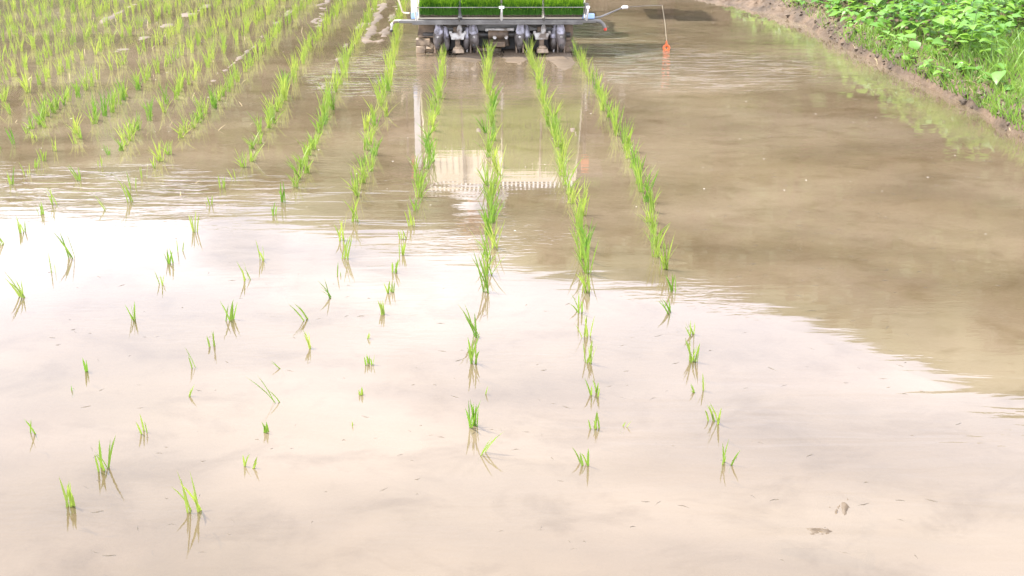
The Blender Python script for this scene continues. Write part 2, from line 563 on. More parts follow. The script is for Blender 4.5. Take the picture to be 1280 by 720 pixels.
# shallow float tracks between the rows
MZ += 0.004 * np.sin((MX + 0.0112 * MY - 0.08) * 2 * math.pi / 0.3) * np.clip((MY - 4) / 3, 0, 1)
brk = np.clip(fbm(MX * 6.0, MY * 5.0, 4) + 0.55 * (fbm(MX * 22, MY * 18, 3) - 0.5), 0, 1)
for pl, hw, hh, patchy in RIDGES:
    d = np.full(MX.shape, 9.0)
    for (ax, ay), (bx, by) in zip(pl[:-1], pl[1:]):
        t = np.clip(((MX - ax) * (bx - ax) + (MY - ay) * (by - ay)) / ((bx - ax) ** 2 + (by - ay) ** 2), 0, 1)
        d = np.minimum(d, np.hypot(MX - ax - t * (bx - ax), MY - ay - t * (by - ay)))
    d = np.abs(d + 0.09 * (fbm(MX * 3.1 + 40 * hw, MY * 2.3, 3) - 0.5) * min(1, hw * 12) + 0.06 * (fbm(MX * 14, MY * 12, 3) - 0.5))
    MZ += (hh + 0.003) * np.exp(-(d / (hw * 0.9)) ** 2) * (1 - patchy + patchy * 1.75 * brk)
# flattened strips fresh behind the planter
fresh = np.exp(-((MX + 0.02) / 0.62) ** 8) * np.clip((MY - 6.9 - 0.8 * (fbm(MX * 2, MY, 2) - .5)) / 1.1, 0, 1) * (MY < 9.4)
strip = 0.005 + 0.009 * np.sin((MX + 0.05) * 2 * math.pi / 0.3) + 0.010 * (fbm(MX * 12, MY * 0.7, 3) - .5) + 0.003 * (fbm(MX * 15, MY * 9, 3) - .5)
MZ = MZ * (1 - fresh) + strip * fresh
MZ = np.where(MZ > 0, 0.012 * np.tanh(MZ / 0.03), MZ) + 0.004 * (fbm(MX * 26, MY * 22, 3) - 0.5) * np.exp(-(MZ / 0.015) ** 2)
tag(grid_mesh('field_mud', MX, MY, MZ, M['mud']), kind='structure')
# plain bed beyond the part that can be seen
xs = np.linspace(-45, 3.2, 40); ys = np.linspace(-0.5, 36, 40)
BX, BY = np.meshgrid(xs, ys)
tag(grid_mesh('field_bed', BX, BY, np.full_like(BX, -0.13), M['mud']), kind='structure')
# water surface
xs = np.linspace(-45, 3.05, 24); ys = np.linspace(-0.5, 36, 20)
WX, WY = np.meshgrid(xs, ys)
tag(grid_mesh('water', WX, WY, np.zeros_like(WX), M['water']), kind='structure')

# the earth bank along the right of the field
WLY = [-2, 3.0, 5.8, 6.56, 7.36, 8.34, 9.53, 10.2, 10.71, 11.2, 12.2, 14, 20, 37]
WLX = [2.66, 2.60, 2.53, 2.51, 2.45, 2.36, 2.33, 2.2, 2.01, 1.68, 1.45, 1.6, 2.0, 2.3]
VGY = [-2, 6.5, 8.15, 9.3, 10.2, 10.7, 11.2, 13, 37]
VGW = [0.07, 0.07, 0.08, 0.08, 0.15, 0.32, 0.56, 0.6, 0.3]


def bank_z(u, y, fine=True):
    w = np.interp(y, VGY, VGW)
    t = np.clip(u / w, -2, 1)
    steep = np.clip((0.5 - w) / 0.2, 0, 1)
    z = np.where(t < 0, 0.16 * t, (0.04 + 0.06 * steep) * np.clip(t, 0, 1) ** 0.8)
    z = z + 0.08 * (1 - np.exp(-np.clip(u - w, 0, 9) / 0.35))
    if fine:
        k = np.clip((u + 0.03) / 0.1, 0, 1)
        wl = np.interp(y, WLY, WLX)
        z = z + k * (0.075 * (fbm((wl + u) * 11, y * 11, 4) - 0.5) + 0.05 * (np.abs(fbm((wl + u) * 24, y * 24, 3) - 0.5) * 2 - .2))
    return z


us = np.concatenate([np.concatenate([np.arange(-0.45, -0.06, 0.05), np.arange(-0.06, 0.9, 0.014)]), np.arange(0.92, 3.2, 0.1), np.array([3.6, 5, 8, 14, 25, 60])])
ys = np.concatenate([np.arange(-2, 4.5, 0.3), np.arange(4.5, 13.0, 0.014), np.arange(13.0, 37.5, 0.5)])
U, VY = np.meshgrid(us, ys)
wob = 0.05 * (fbm(VY * 1.7, VY * 0.0 + 3.3, 3) - 0.5) + 0.03 * (fbm(VY * 6.0, VY * 0 + 8.8, 2) - 0.5)
BXX = np.interp(VY, WLY, WLX) + U + wob
bank = tag(grid_mesh('bank', BXX, VY, bank_z(U, VY), M['bank_mud']), kind='structure')


def bank_point(u, y):
    wob = 0.05 * (fbm(np.array(y * 1.7), np.array(3.3), 3) - 0.5) + 0.03 * (fbm(np.array(y * 6.0), np.array(8.8), 2) - 0.5)
    return (float(np.interp(y, WLY, WLX) + u + wob), y, float(bank_z(np.array(u), np.array(y))))


# far dike and the wooded hill that the water mirrors
mb = MB()
prof = [(35.6, -0.2), (36.2, 0.35), (37.2, 0.4), (37.9, -0.2)]
n = 60
vs_ = []; fs_ = []
for i in range(n):
    x = -60 + 110 * i / (n - 1)
    for (yy, zz) in prof:
        vs_.append((x, yy + random.uniform(-.1, .1), zz + random.uniform(-.05, .05)))
for i in range(n - 1):
    for k in range(3):
        a = i * 4 + k
        fs_.append((a, a + 1, a + 5, a + 4))
mb.add(vs_, fs_)
tag(mb.build('far_dike', M['hill'], sharp=None), kind='structure')
# treetop elevation (degrees) seen mirrored, by bearing
AZ = [-80, -45, -24, -13, -3, 2.5, 13, 18.5, 25.3, 45, 80]
EL = [15.9, 16.2, 16.9, 18.2, 19.8, 21.7, 22.5, 24.3, 25.8, 26.3, 26.3]


def top_height(az_deg, dist):
    return math.tan(R(np.interp(az_deg, AZ, EL))) * dist - 1.4


azs = np.radians(np.linspace(-75, 75, 90)); ds = np.linspace(44, 130, 26)
HA, HD = np.meshgrid(azs, ds)
prof = np.vectorize(lambda a, d: top_height(math.degrees(a), 58))(HA, HD)
HZ = -0.31 + np.clip((HD - 44) / 16, 0, 1) ** 0.8 * prof * 0.985 + 1.3 * (fbm(HA * 12 + 9, HD * 0.16, 4) - 0.5) * np.clip((HD - 44) / 6, 0, 1)
tag(grid_mesh('hill', HD * np.sin(HA), HD * np.cos(HA), HZ, M['hill']), kind='structure')


# trees
def make_tree_mesh(seed):
    r = random.Random(seed)
    tb = MB()
    H = 10.0
    tb.tube([(0, 0, -0.3), (0.1, 0.05, 2.0), (0.0, 0.2, 4.5), (0.1, 0.1, 7.2)], [0.26, 0.2, 0.14, 0.05], 8)
    clumps = []
    for i in range(9):
        a = r.uniform(0, 6.28); z0 = r.uniform(2.0, 6.0)
        L = r.uniform(1.6, 2.9) * (1.15 - z0 / 12)
        tip = (math.cos(a) * L, math.sin(a) * L, z0 + r.uniform(0.8, 2.0))
        tb.tube([(0.05, 0.1, z0), (tip[0] * .5, tip[1] * .5, z0 + .5), tip], [0.09, 0.06, 0.02], 6)
        clumps.append((tip, r.uniform(1.0, 1.5)))
    for i in range(12):
        a = r.uniform(0, 6.28); rr = r.uniform(0, 1.9); z = r.uniform(3.2, 8.8)
        rr *= 1.1 - max(0, z - 5) / 5
        clumps.append(((math.cos(a) * rr, math.sin(a) * rr, z), r.uniform(0.8, 1.35)))
    cb = MB()
    for (cx, cy, cz), rad in clumps:
        for k in range(85):
            d = Vector((r.gauss(0, 1), r.gauss(0, 1), r.gauss(0, 1))).normalized() * rad * r.random() ** 0.35
            p = Vector((cx, cy, cz + 0.1)) + Vector((d.x, d.y, d.z * 0.75))
            s = r.uniform(0.16, 0.30)
            u = Vector((r.gauss(0, 1), r.gauss(0, 1), r.gauss(0, .5))).normalized()
            w = u.cross(Vector((r.gauss(0, 1), r.gauss(0, 1), r.gauss(0, 1)))).normalized()
            cb.add([p - u * s, p + w * s * .5, p + u * s, p - w * s * .5], [(0, 1, 2, 3)])
    return tb.mesh('trunk', M['bark']), cb.mesh('crown', M['tree_leaf'], smooth=False)


tree_kinds = [make_tree_mesh(s) for s in (3, 8, 21)]
for i in range(40):
    az = -52 + 104 * i / 39 + random.uniform(-1, 1)
    d = random.uniform(40, 54)
    kind = random.randrange(3)
    hz = top_height(az, d) * random.uniform(0.84, 0.91)
    dd = max(0.0, min(1.0, (d - 44) / 16)) ** 0.8 * top_height(az, 58) * 0.97
    base = max(-0.3, dd - 1.6)
    sc = max(0.45, (hz - base) / 9.9)
    t = empty('tree', (d * math.sin(R(az)), d * math.cos(R(az)), base), random.uniform(0, 6.28))
    t.scale = (sc * 1.15, sc * 1.15, sc)
    inst('trunk', tree_kinds[kind][0], t)
    inst('crown', tree_kinds[kind][1], t)
    tag(t, 'dense green broadleaf tree on the wooded hill beyond the field, mirrored in water', 'tree',
        'trees on the hill beyond the field')

# ------------------------------------------------------------------ rice rows
MX0 = -0.10            # planter stands here
PLANTER = (-0.115, 8.40)
ROWS = {
    'A': ([(8.30, -0.46), (7.11, -0.44), (5.56, -0.40), (4.70, -0.39)], 'fresh row beside older rice'),
    'B': ([(8.30, -0.165), (7.11, -0.13), (5.41, -0.09), (3.80, -0.08)], 'second fresh row from older rice'),
    'C': ([(8.30, 0.12), (7.36, 0.16), (5.56, 0.23), (4.53, 0.25), (3.80, 0.25)], 'third fresh row from older rice'),
    'D': ([(8.30, 0.425), (6.99, 0.49), (5.56, 0.55), (4.64, 0.55), (3.82, 0.525)], 'fresh row beside open water'),
    'E': ([(13.0, -1.02), (10.16, -0.93), (8.22, -0.81), (6.87, -0.74), (5.88, -0.70), (5.2, -0.66), (4.4, -0.63)], 'older row beside fresh rows'),
    'F': ([(13.0, -1.28), (10.66, -1.19), (8.55, -1.12), (7.11, -1.04), (5.56, -0.95), (4.9, -0.92)], 'second older row from fresh rows'),
    'G': ([(13.0, -1.55), (10.66, -1.48), (8.68, -1.43), (6.65, -1.3), (5.1, -1.22)], 'third older row from fresh rows'),
    'H': ([(13.0, -1.9), (9.29, -1.78), (7.28, -1.68), (5.3, -1.62)], 'fourth older row from fresh rows'),
    'I': ([(13.0, -2.15), (8.25, -2.0), (6.76, -1.94), (5.5, -1.88)], 'fifth older row from fresh rows'),
    'J': ([(13.0, -2.38), (9.53, -2.27), (7.62, -2.25), (5.7, -2.17)], 'sixth older row from fresh rows'),
    'K': ([(13.0, -2.68), (9.53, -2.57), (7.43, -2.55), (6.0, -2.46)], 'seventh older row from fresh rows'),
}
for i, k in enumerate('LMNOPQRS'):
    x0 = -2.86 - 0.27 * i
    ROWS[k] = ([(13.0, x0 - 0.15), (9.0, x0 - 0.05), (6.2 + 0.12 * i, x0 + 0.04)], 'thick older rice beyond the muddy ridge')
NEAR = [  # x, y, height, blades, lean
    (-1.188, 3.077, 0.046, 4, 0.0), (-1.192, 2.946, 0.016, 2, 0.0), (-1.207, 2.695, 0.048, 2, -0.006), (-0.925, 2.695, 0.05, 3, -0.01),
    (-0.873, 2.902, 0.035, 3, 0.006), (-0.891, 3.087, 0.061, 2, -0.014), (-0.621, 2.868, 0.087, 3, -0.034), (-0.619, 2.695, 0.032, 4, 0.0),
    (-0.624, 2.519, 0.053, 4, 0.006), (-0.966, 2.508, 0.092, 6, 0.0), (-0.983, 2.341, 0.073, 5, 0.0), (-0.705, 2.317, 0.115, 6, -0.014),
    (-0.654, 3.087, 0.027, 2, -0.023), (-0.593, 3.229, 0.055, 4, -0.016), (-0.879, 3.246, 0.056, 4, -0.005), (-1.594, 3.639, 0.084, 6, -0.031),
    (-1.571, 4.034, 0.101, 5, -0.034), (-1.575, 3.884, 0.071, 2, -0.025), (-1.855, 4.329, 0.065, 5, -0.009), (-1.874, 4.186, 0.07, 4, -0.018),
    (-1.862, 4.555, 0.055, 4, -0.006), (-1.866, 4.699, 0.077, 4, -0.016), (-1.566, 4.733, 0.116, 5, -0.033), (-1.884, 5.064, 0.075, 6, -0.014),
    (-1.629, 4.621, 0.069, 3, -0.029), (-1.2, 4.329, 0.098, 6, -0.003), (-1.234, 4.937, 0.059, 4, 0.0), (-1.227, 4.688, 0.045, 4, 0.0),
    (-1.199, 3.983, 0.061, 5, -0.003), (-1.197, 4.105, 0.053, 2, 0.006), (-1.168, 3.765, 0.046, 3, -0.003), (-1.173, 3.446, 0.059, 6, -0.01),
    (-0.875, 3.446, 0.069, 6, -0.005), (-0.892, 3.804, 0.07, 4, -0.008), (-0.889, 4.009, 0.079, 4, 0.0), (-0.936, 4.733, 0.095, 6, 0.007),
    (-0.94, 4.545, 0.061, 4, 0.0), (-0.632, 3.446, 0.059, 4, -0.037), (-0.585, 3.639, 0.067, 4, -0.026), (-0.589, 3.844, 0.053, 2, -0.016),
    (-0.59, 4.017, 0.091, 6, 0.0), (-0.633, 4.233, 0.102, 7, 0.006), (-0.407, 3.499, 0.051, 6, 0.0), (-0.4, 3.69, 0.048, 6, 0.0),
    (-0.401, 3.876, 0.056, 6, 0.005), (-0.399, 4.069, 0.052, 5, 0.0), (-0.405, 4.243, 0.042, 6, 0.0), (-0.405, 3.115, 0.034, 5, 0.0),
    (-0.404, 2.916, 0.025, 4, 0.0), (-0.403, 2.734, 0.02, 3, -0.002), (-0.428, 3.3, 0.023, 3, 0.005), (-0.388, 4.409, 0.086, 5, -0.003),
    (-0.389, 4.621, 0.09, 5, 0.0), (-0.084, 3.69, 0.142, 9, -0.008), (-0.103, 3.319, 0.103, 6, -0.034), (-0.112, 3.126, 0.088, 8, -0.009),
    (-0.102, 2.73, 0.087, 9, 0.0), (-0.067, 2.916, 0.039, 2, 0.002), (-0.066, 2.582, 0.075, 3, 0.035), (0.242, 3.69, 0.102, 8, -0.005),
    (0.212, 3.513, 0.081, 4, -0.02), (0.223, 3.313, 0.082, 6, -0.007), (0.221, 3.126, 0.074, 7, -0.007), (0.226, 2.916, 0.051, 6, -0.006),
    (0.211, 2.721, 0.048, 6, -0.004), (0.176, 2.535, 0.058, 4, -0.008), (0.279, 2.73, 0.02, 2, 0.016), (0.527, 3.698, 0.074, 7, -0.016),
    (0.494, 3.513, 0.06, 5, -0.025), (0.543, 3.325, 0.049, 5, -0.01), (0.518, 3.131, 0.069, 8, -0.014), (0.502, 2.926, 0.028, 3, -0.017),
    (0.53, 2.936, 0.063, 3, -0.009), (0.516, 2.752, 0.066, 6, -0.006), (0.51, 2.535, 0.066, 4, 0.0)]


def clump(mb, ox, oy, h, nb, lean, r, w=0.0052, spread=0.45):
    for k in range(nb):
        a = r.uniform(0, 6.283)
        hh = h * (1.0 if k == 0 else r.uniform(0.6, 1.0))
        reach = hh * r.uniform(0.08, spread)
        vx = math.cos(a) * reach + lean * hh / max(h, .01) * 1.1
        vy = math.sin(a) * reach
        br = min(0.014, 0.25 * h + 0.003) * r.random() ** .5
        b = r.uniform(0, 6.283)
        # blades start under the water, in the mud
        mb.blade((ox + math.cos(b) * br - vx * .15, oy + math.sin(b) * br - vy * .15, -0.022), math.atan2(vy, vx),
                 hh + 0.022, math.hypot(vx, vy) * 1.15, w * r.uniform(0.7, 1.15), r.uniform(-0.7, 0.7) + (0 if r.random() < .7 else 1.2), droop=0.0 if r.random() < .75 else r.uniform(.1, .35))


ORD = ['first', 'second', 'third', 'fourth', 'fifth', 'sixth', 'seventh', 'eighth', 'ninth', 'tenth', 'eleventh', 'twelfth',
       'thirteenth', 'fourteenth']


def near_row(x):
    best = min((('A', -0.402), ('B', -0.09), ('C', 0.225), ('D', 0.518), ('E', -0.615), ('F', -0.905), ('G', -1.195),
                ('H', -1.59), ('I', -1.868)), key=lambda q: abs(q[1] - x))
    return best[0]


sr = random.Random(77)
SPARSE = []
for xr, y0, y1, n_ in ((-1.225, 5.0, 5.2, 1), (-1.60, 4.85, 5.35, 3), (-1.885, 5.2, 5.6, 2)):
    for q in range(n_):
        SPARSE.append((xr + sr.gauss(0, .02), y0 + (y1 - y0) * (q + .5) / n_, sr.uniform(.045, .085), sr.randint(3, 6), sr.uniform(-.02, .004)))
NEAR += SPARSE
FAR_SPARSE = []
for xr, y0, y1, n_ in ((-2.16, 4.95, 5.75, 6), (-2.44, 5.55, 6.1, 5), (-2.72, 6.2, 6.6, 3)):
    for q in range(n_):
        FAR_SPARSE.append((xr + sr.gauss(0, .03), y0 + (y1 - y0) * (q + sr.uniform(.2, .8)) / n_, sr.uniform(.05, .10), sr.randint(3, 7), sr.uniform(-.02, .006)))
by_row = {}
for c in NEAR:
    by_row.setdefault(near_row(c[0]), []).append(c)
rr = random.Random(5)
for k, lst in by_row.items():
    lst.sort(key=lambda c: c[1])
    for i, (x, y, h, nb, lean) in enumerate(lst):
        b = MB()
        clump(b, 0, 0, h, nb, lean, rr, 0.0058 if nb > 3 else 0.0046)
        o = b.build('rice_seedling', M['rice'], smooth=True, sharp=None)
        o.location = (x, y, 0)
        size = 'tiny' if h < 0.035 else 'short' if h < 0.062 else 'tall' if h > 0.085 else 'small'
        look = 'leaning' if abs(lean) > 0.016 else 'thin' if nb <= 3 else 'full' if nb >= 7 else 'upright'
        tag(o, f"{size} {look} seedling, {ORD[i]} from the start of the {ROWS[k][1]}", 'seedling',
            'sparse rice seedlings near the row starts')

for x, y, h, nb, lean in FAR_SPARSE:
    b = MB()
    clump(b, 0, 0, h, nb, lean, rr, 0.005)
    o = b.build('rice_seedling', M['rice'], smooth=True, sharp=None)
    o.location = (x, y, 0)
    tag(o, 'scattered small seedling where the outermost older rows begin in rippled water', 'seedling', 'scattered seedlings at the outer older rows')
# denser stretches
dense = []
for k, (pl, desc) in ROWS.items():
    ysr = [p[0] for p in pl][::-1]; xsr = [p[1] for p in pl][::-1]
    y = ysr[0] + rr.uniform(0, 0.1)
    fresh_row = k in 'ABCD'
    thick = k in 'LMNOPQRS'
    while y < ysr[-1]:
        x = float(np.interp(y, ysr, xsr))
        x += rr.gauss(0, 0.012 if fresh_row else 0.015 if not thick else 0.022)
        drop = 0.0 if fresh_row else 0.06
        if k in 'HIJK' and y < 6.3: drop = 0.22
        if k in 'EFG' and y < 5.6: drop = 0.12
        if rr.random() >= drop:
            h = rr.uniform(0.11, 0.165) if fresh_row else rr.uniform(0.10, 0.165)
            if not fresh_row and y < 6.2: h *= 0.75
            if k == 'A': h *= 0.85
            if thick: h = rr.uniform(0.10, 0.15)
            nb = rr.randint(7, 11) if fresh_row else rr.randint(6, 10)
            dense.append((k, x, y, h, nb))
        y += rr.uniform(0.12, 0.17) if fresh_row else rr.uniform(0.085, 0.13) if not thick else rr.uniform(0.085, 0.14)
# prototypes of dense clumps, shared mesh data
protos = []
for i in range(24):
    b = MB()
    clump(b, 0, 0, 0.12, rr.randint(9, 14), rr.uniform(-.012, .006), rr, 0.0048, 0.65)
    protos.append(b.mesh('rice_seedling', M['rice'], True, None))
inview = [d for d in dense if abs(d[1]) < 0.43 * d[2] + 0.1 and d[2] < 11.3]
inview.sort(key=lambda d: d[2])
single = inview[:298 - len(NEAR) - len(FAR_SPARSE)]
single_ids = set(id(d) for d in single)
for d in single:
    k, x, y, h, nb = d
    o = inst('rice_seedling', rr.choice(protos), None, (x, y, 0), (0, 0, rr.choice([0, 0.4, -0.4, 3.14])), (1, 1, h / 0.12))
    if k in 'ABCD':
        part = 'close behind the planter' if y > 7.2 else 'midway' if y > 5.4 else 'towards the sparse start'
        tag(o, f"thick rice clump {part} in the {ROWS[k][1]}", 'seedling', f"rice clumps {part} in the {ROWS[k][1]}")
    elif k in 'LMNOPQRS':
        tag(o, 'rice clump in the thick older stand beyond the muddy ridge', 'seedling', 'rice clumps beyond the muddy ridge')
    else:
        part = 'abreast of the planter' if y > 7.9 else 'in the even stretch' if y > 6.2 else 'near the sparse start'
        tag(o, f"rice clump {part} of the {ROWS[k][1]}", 'seedling', f"rice clumps {part} of the {ROWS[k][1]}")
b = MB()
for d in dense:
    if id(d) in single_ids or abs(d[1]) > 0.55 * d[2] + 0.6:
        continue
    clump(b, d[1], d[2], d[3], d[4], rr.uniform(-.012, .006), rr, 0.0042, 0.5)
tag(b.build('rice_stand', M['rice'], sharp=None), 'thick stand of young rice far down the older rows', 'rice', kind='stuff')


# ------------------------------------------------------------------ rice transplanter
PA = R(51)
PU = Vector((0, math.cos(PA), math.sin(PA)))         # up the seedling platform
PN = Vector((0, -math.sin(PA), math.cos(PA)))        # out of the platform, to the rear and up
PO = Vector((0, -0.10, 0.235))
ROTP = Matrix((Vector((1, 0, 0)), PU, PN)).transposed()
PRZ = 0.011
planter = empty('rice_transplanter', (PLANTER[0], PLANTER[1], 0.0), PRZ)
tag(planter, 'riding rice transplanter with white sloping seedling platform and grey planting arms', 'transplanter')
LANE0, LANEW = -0.522, 0.2825


def P(name, fn, mat, parent=None, bevel=0.003, sharp=35):
    b = MB()
    fn(b)
    return b.build(name, mat, parent or planter, bevel=bevel, sharp=sharp)


def lane_x(i):
    return LANE0 + LANEW * (i + 0.5)


# platform
PLEN = 1.15
plat = P('seedling_platform', lambda b: b.box(PO + PU * (PLEN / 2) + Vector((LANE0 + 2 * LANEW, 0, 0)) - PN * 0.012,
                                              (4 * LANEW + 0.02, PLEN, 0.012), ROTP), M['cream'])
for i in range(5):
    P('lane_divider', lambda b: b.box(PO + PU * (PLEN / 2 - 0.04) + Vector((LANE0 + LANEW * i, 0, 0)) + PN * 0.008,
                                      (0.010 if i not in (1,) else 0.03, PLEN - 0.08, 0.018), ROTP), M['cream'] if i != 1 else M['alu'], plat)
for i in range(4):
    for k in range(5):
        P('lane_rib', lambda b: b.box(PO + PU * (PLEN * 0.46) + Vector((LANE0 + LANEW * i + LANEW * (k + 1) / 6, 0, 0)) - PN * 0.003,
                                      (0.006, PLEN * 0.84, 0.008), ROTP), M['cream'], plat, bevel=0)
for k in range(34):
    x = LANE0 + 0.02 + k * (4 * LANEW - 0.04) / 33
    P('comb_tooth', lambda b: b.box(PO + PU * (PLEN + 0.035) + Vector((x, 0, 0)) - PN * 0.01, (0.014, 0.10, 0.008), ROTP), M['white'], plat, bevel=0)
P('platform_top_bar', lambda b: b.box(PO + PU * (PLEN + 0.09) + Vector((LANE0 + 2 * LANEW, 0, 0)) - PN * 0.01, (4 * LANEW, 0.015, 0.014), ROTP), M['alu'], plat)
P('platform_backing', lambda b: b.box(PO + PU * (PLEN + 0.035) + Vector((LANE0 + 2 * LANEW, 0, 0)) - PN * 0.022, (4 * LANEW, 0.105, 0.004), ROTP), M['dark'], plat)
# side marker lamps at the platform top
for sx in (-0.60, 0.665):
    P('marker_lamp', lambda b: b.box((sx, 0.35, 0.90), (0.06, 0.04, 0.085)), M['orange'], bevel=0.012)
    P('lamp_stalk', lambda b: b.tube([(sx, 0.36, 0.50), (sx, 0.36, 0.86)], 0.007), M['dark'])
    P('lamp_bracket', lambda b: b.tube([(sx, 0.36, 0.50), (math.copysign(0.50, sx), 0.40, 0.50)], 0.007), M['dark'])

# rail that the platform slides on, with turned-down ends
P('rail', lambda b: (b.box((0.015, -0.10, 0.222), (1.34, 0.05, 0.020)), b.box((0.015, -0.121, 0.207), (1.16, 0.008, 0.012))), M['alu'])
P('rail_lip', lambda b: b.box((0.04, -0.112, 0.236), (1.13, 0.012, 0.006)), M['dark'])
P('rail_end', lambda b: b.tube([(-0.64, -0.10, 0.224), (-0.685, -0.10, 0.222), (-0.705, -0.105, 0.20), (-0.71, -0.105, 0.165)], [0.011, 0.012, 0.012, 0.010]), M['castwhite'])
P('rail_end', lambda b: b.tube([(0.67, -0.10, 0.224), (0.715, -0.10, 0.220), (0.738, -0.105, 0.20), (0.75, -0.105, 0.175)], [0.013, 0.014, 0.013, 0.012]), M['alu'])
P('end_cap', lambda b: b.tube([(0.75, -0.105, 0.177), (0.753, -0.106, 0.158)], [0.0125, 0.010]), M['red'])
P('end_cap', lambda b: b.tube([(-0.71, -0.105, 0.167), (-0.711, -0.106, 0.15)], [0.0115, 0.009]), M['dark'])
# retaining rod in front of the mats
P('mat_rod', lambda b: b.tube([(-0.535, -0.262, 0.335), (0.62, -0.262, 0.335)], 0.0028, 6), M['alu'], bevel=0)
for x in (-0.535, 0.043, 0.62):
    P('rod_bracket', lambda b: (b.tube([(x, -0.262, 0.341), (x, -0.255, 0.31), (x, -0.14, 0.235)], [0.005, 0.006, 0.008], 6),
                               b.box((x, -0.262, 0.335), (0.034 if x == 0.043 else 0.022, 0.012, 0.016))), M['white'], bevel=0.002)
for x in (-0.245, 0.33):
    P('rod_stay', lambda b: b.tube([(x, -0.25, 0.272), (x, -0.13, 0.228)], 0.005, 6), M['alu'], bevel=0)
# post at the left with its blue foot
P('side_post', lambda b: b.box((-0.552, -0.06, 0.535), (0.042, 0.035, 0.52)), M['white'])
P('post_foot', lambda b: b.box((-0.552, -0.062, 0.258), (0.046, 0.04, 0.046)), M['blue'])
P('post_foot', lambda b: b.box((0.635, -0.07, 0.252), (0.085, 0.045, 0.032)), M['blue'])
P('side_plate', lambda b: b.box((0.622, -0.07, 0.30), (0.028, 0.05, 0.075)), M['alu'])
P('hook_rod', lambda b: b.tube([(-0.668, 0.02, 0.36), (-0.64, 0.02, 0.27), (-0.63, 0.02, 0.262), (-0.59, 0.0, 0.262)], 0.0065, 6), M['cream'], bevel=0)

# right marker arm
P('marker_arm', lambda b: b.tube([(0.66, -0.06, 0.235), (0.72, -0.05, 0.242), (0.88, 0.02, 0.296)], [0.009, 0.007, 0.005]), M['alu'], bevel=0)
P('arm_tip', lambda b: b.tube([(0.872, 0.016, 0.293), (0.885, 0.02, 0.299), (0.915, 0.022, 0.298)], [0.008, 0.012, 0.010]), M['white'])
P('arm_wire', lambda b: b.tube([(0.92, 0.022, 0.299), (1.05, 0.04, 0.306), (1.155, 0.05, 0.307)], 0.0018, 5), M['alu'], bevel=0)

# beams, gear and an added shade panel behind the arms
P('cross_beam', lambda b: b.box((0.02, 0.02, 0.165), (1.02, 0.05, 0.045)), M['alu'])
P('beam_lip', lambda b: b.box((0.02, -0.008, 0.195), (0.95, 0.02, 0.012)), M['dark'])
P('gear_case', lambda b: (b.box((0.02, 0.06, 0.10), (0.16, 0.12, 0.13), taper=(.7, .8)), b.tube([(-0.05, -0.02, 0.12), (0.09, -0.02, 0.12)], 0.035, 10),
                          b.box((0.02, -0.02, 0.055), (0.10, 0.05, 0.04))), M['muddy'], bevel=0.008)
for x in (-0.005, 0.075):
    P('gear_bolt', lambda b: b.tube([(x, -0.06, 0.105), (x, -0.045, 0.105)], 0.014, 6), M['castwhite'])
P('link_rod', lambda b: b.tube([(-0.07, -0.02, 0.152), (0.13, -0.03, 0.156)], 0.012, 8), M['castwhite'])
P('under_shade_panel', lambda b: (b.box((0.02, 0.10, 0.085), (0.98, 0.02, 0.19)), b.box((0.02, 0.05, 0.183), (0.96, 0.10, 0.012))), M['dark'])  # added dark panel standing in for the shade under the machine
P('drive_shaft', lambda b: b.tube([(-0.50, 0.0, 0.115), (0.52, 0.0, 0.115)], 0.02, 10), M['dark'])


def arm_body(b, x, y, z, s, lean):
    """one planting arm: rounded casting, drawn out to a snout at the top, heavier below"""
    rings = []
    for t, wx, wy in ((0.0, .008, .012), (0.1, .017, .022), (0.28, .026, .034), (0.48, .028, .036), (0.62, .024, .030), (0.74, .017, .022),
                      (0.84, .014, .016), (0.93, .012, .013), (1.0, .005, .006)):
        rings.append(((x + lean * (t - .3), y + 0.03 * (t - .5), z + s * t), wx * s / .15, wy * s / .15))
    b.loft(rings)


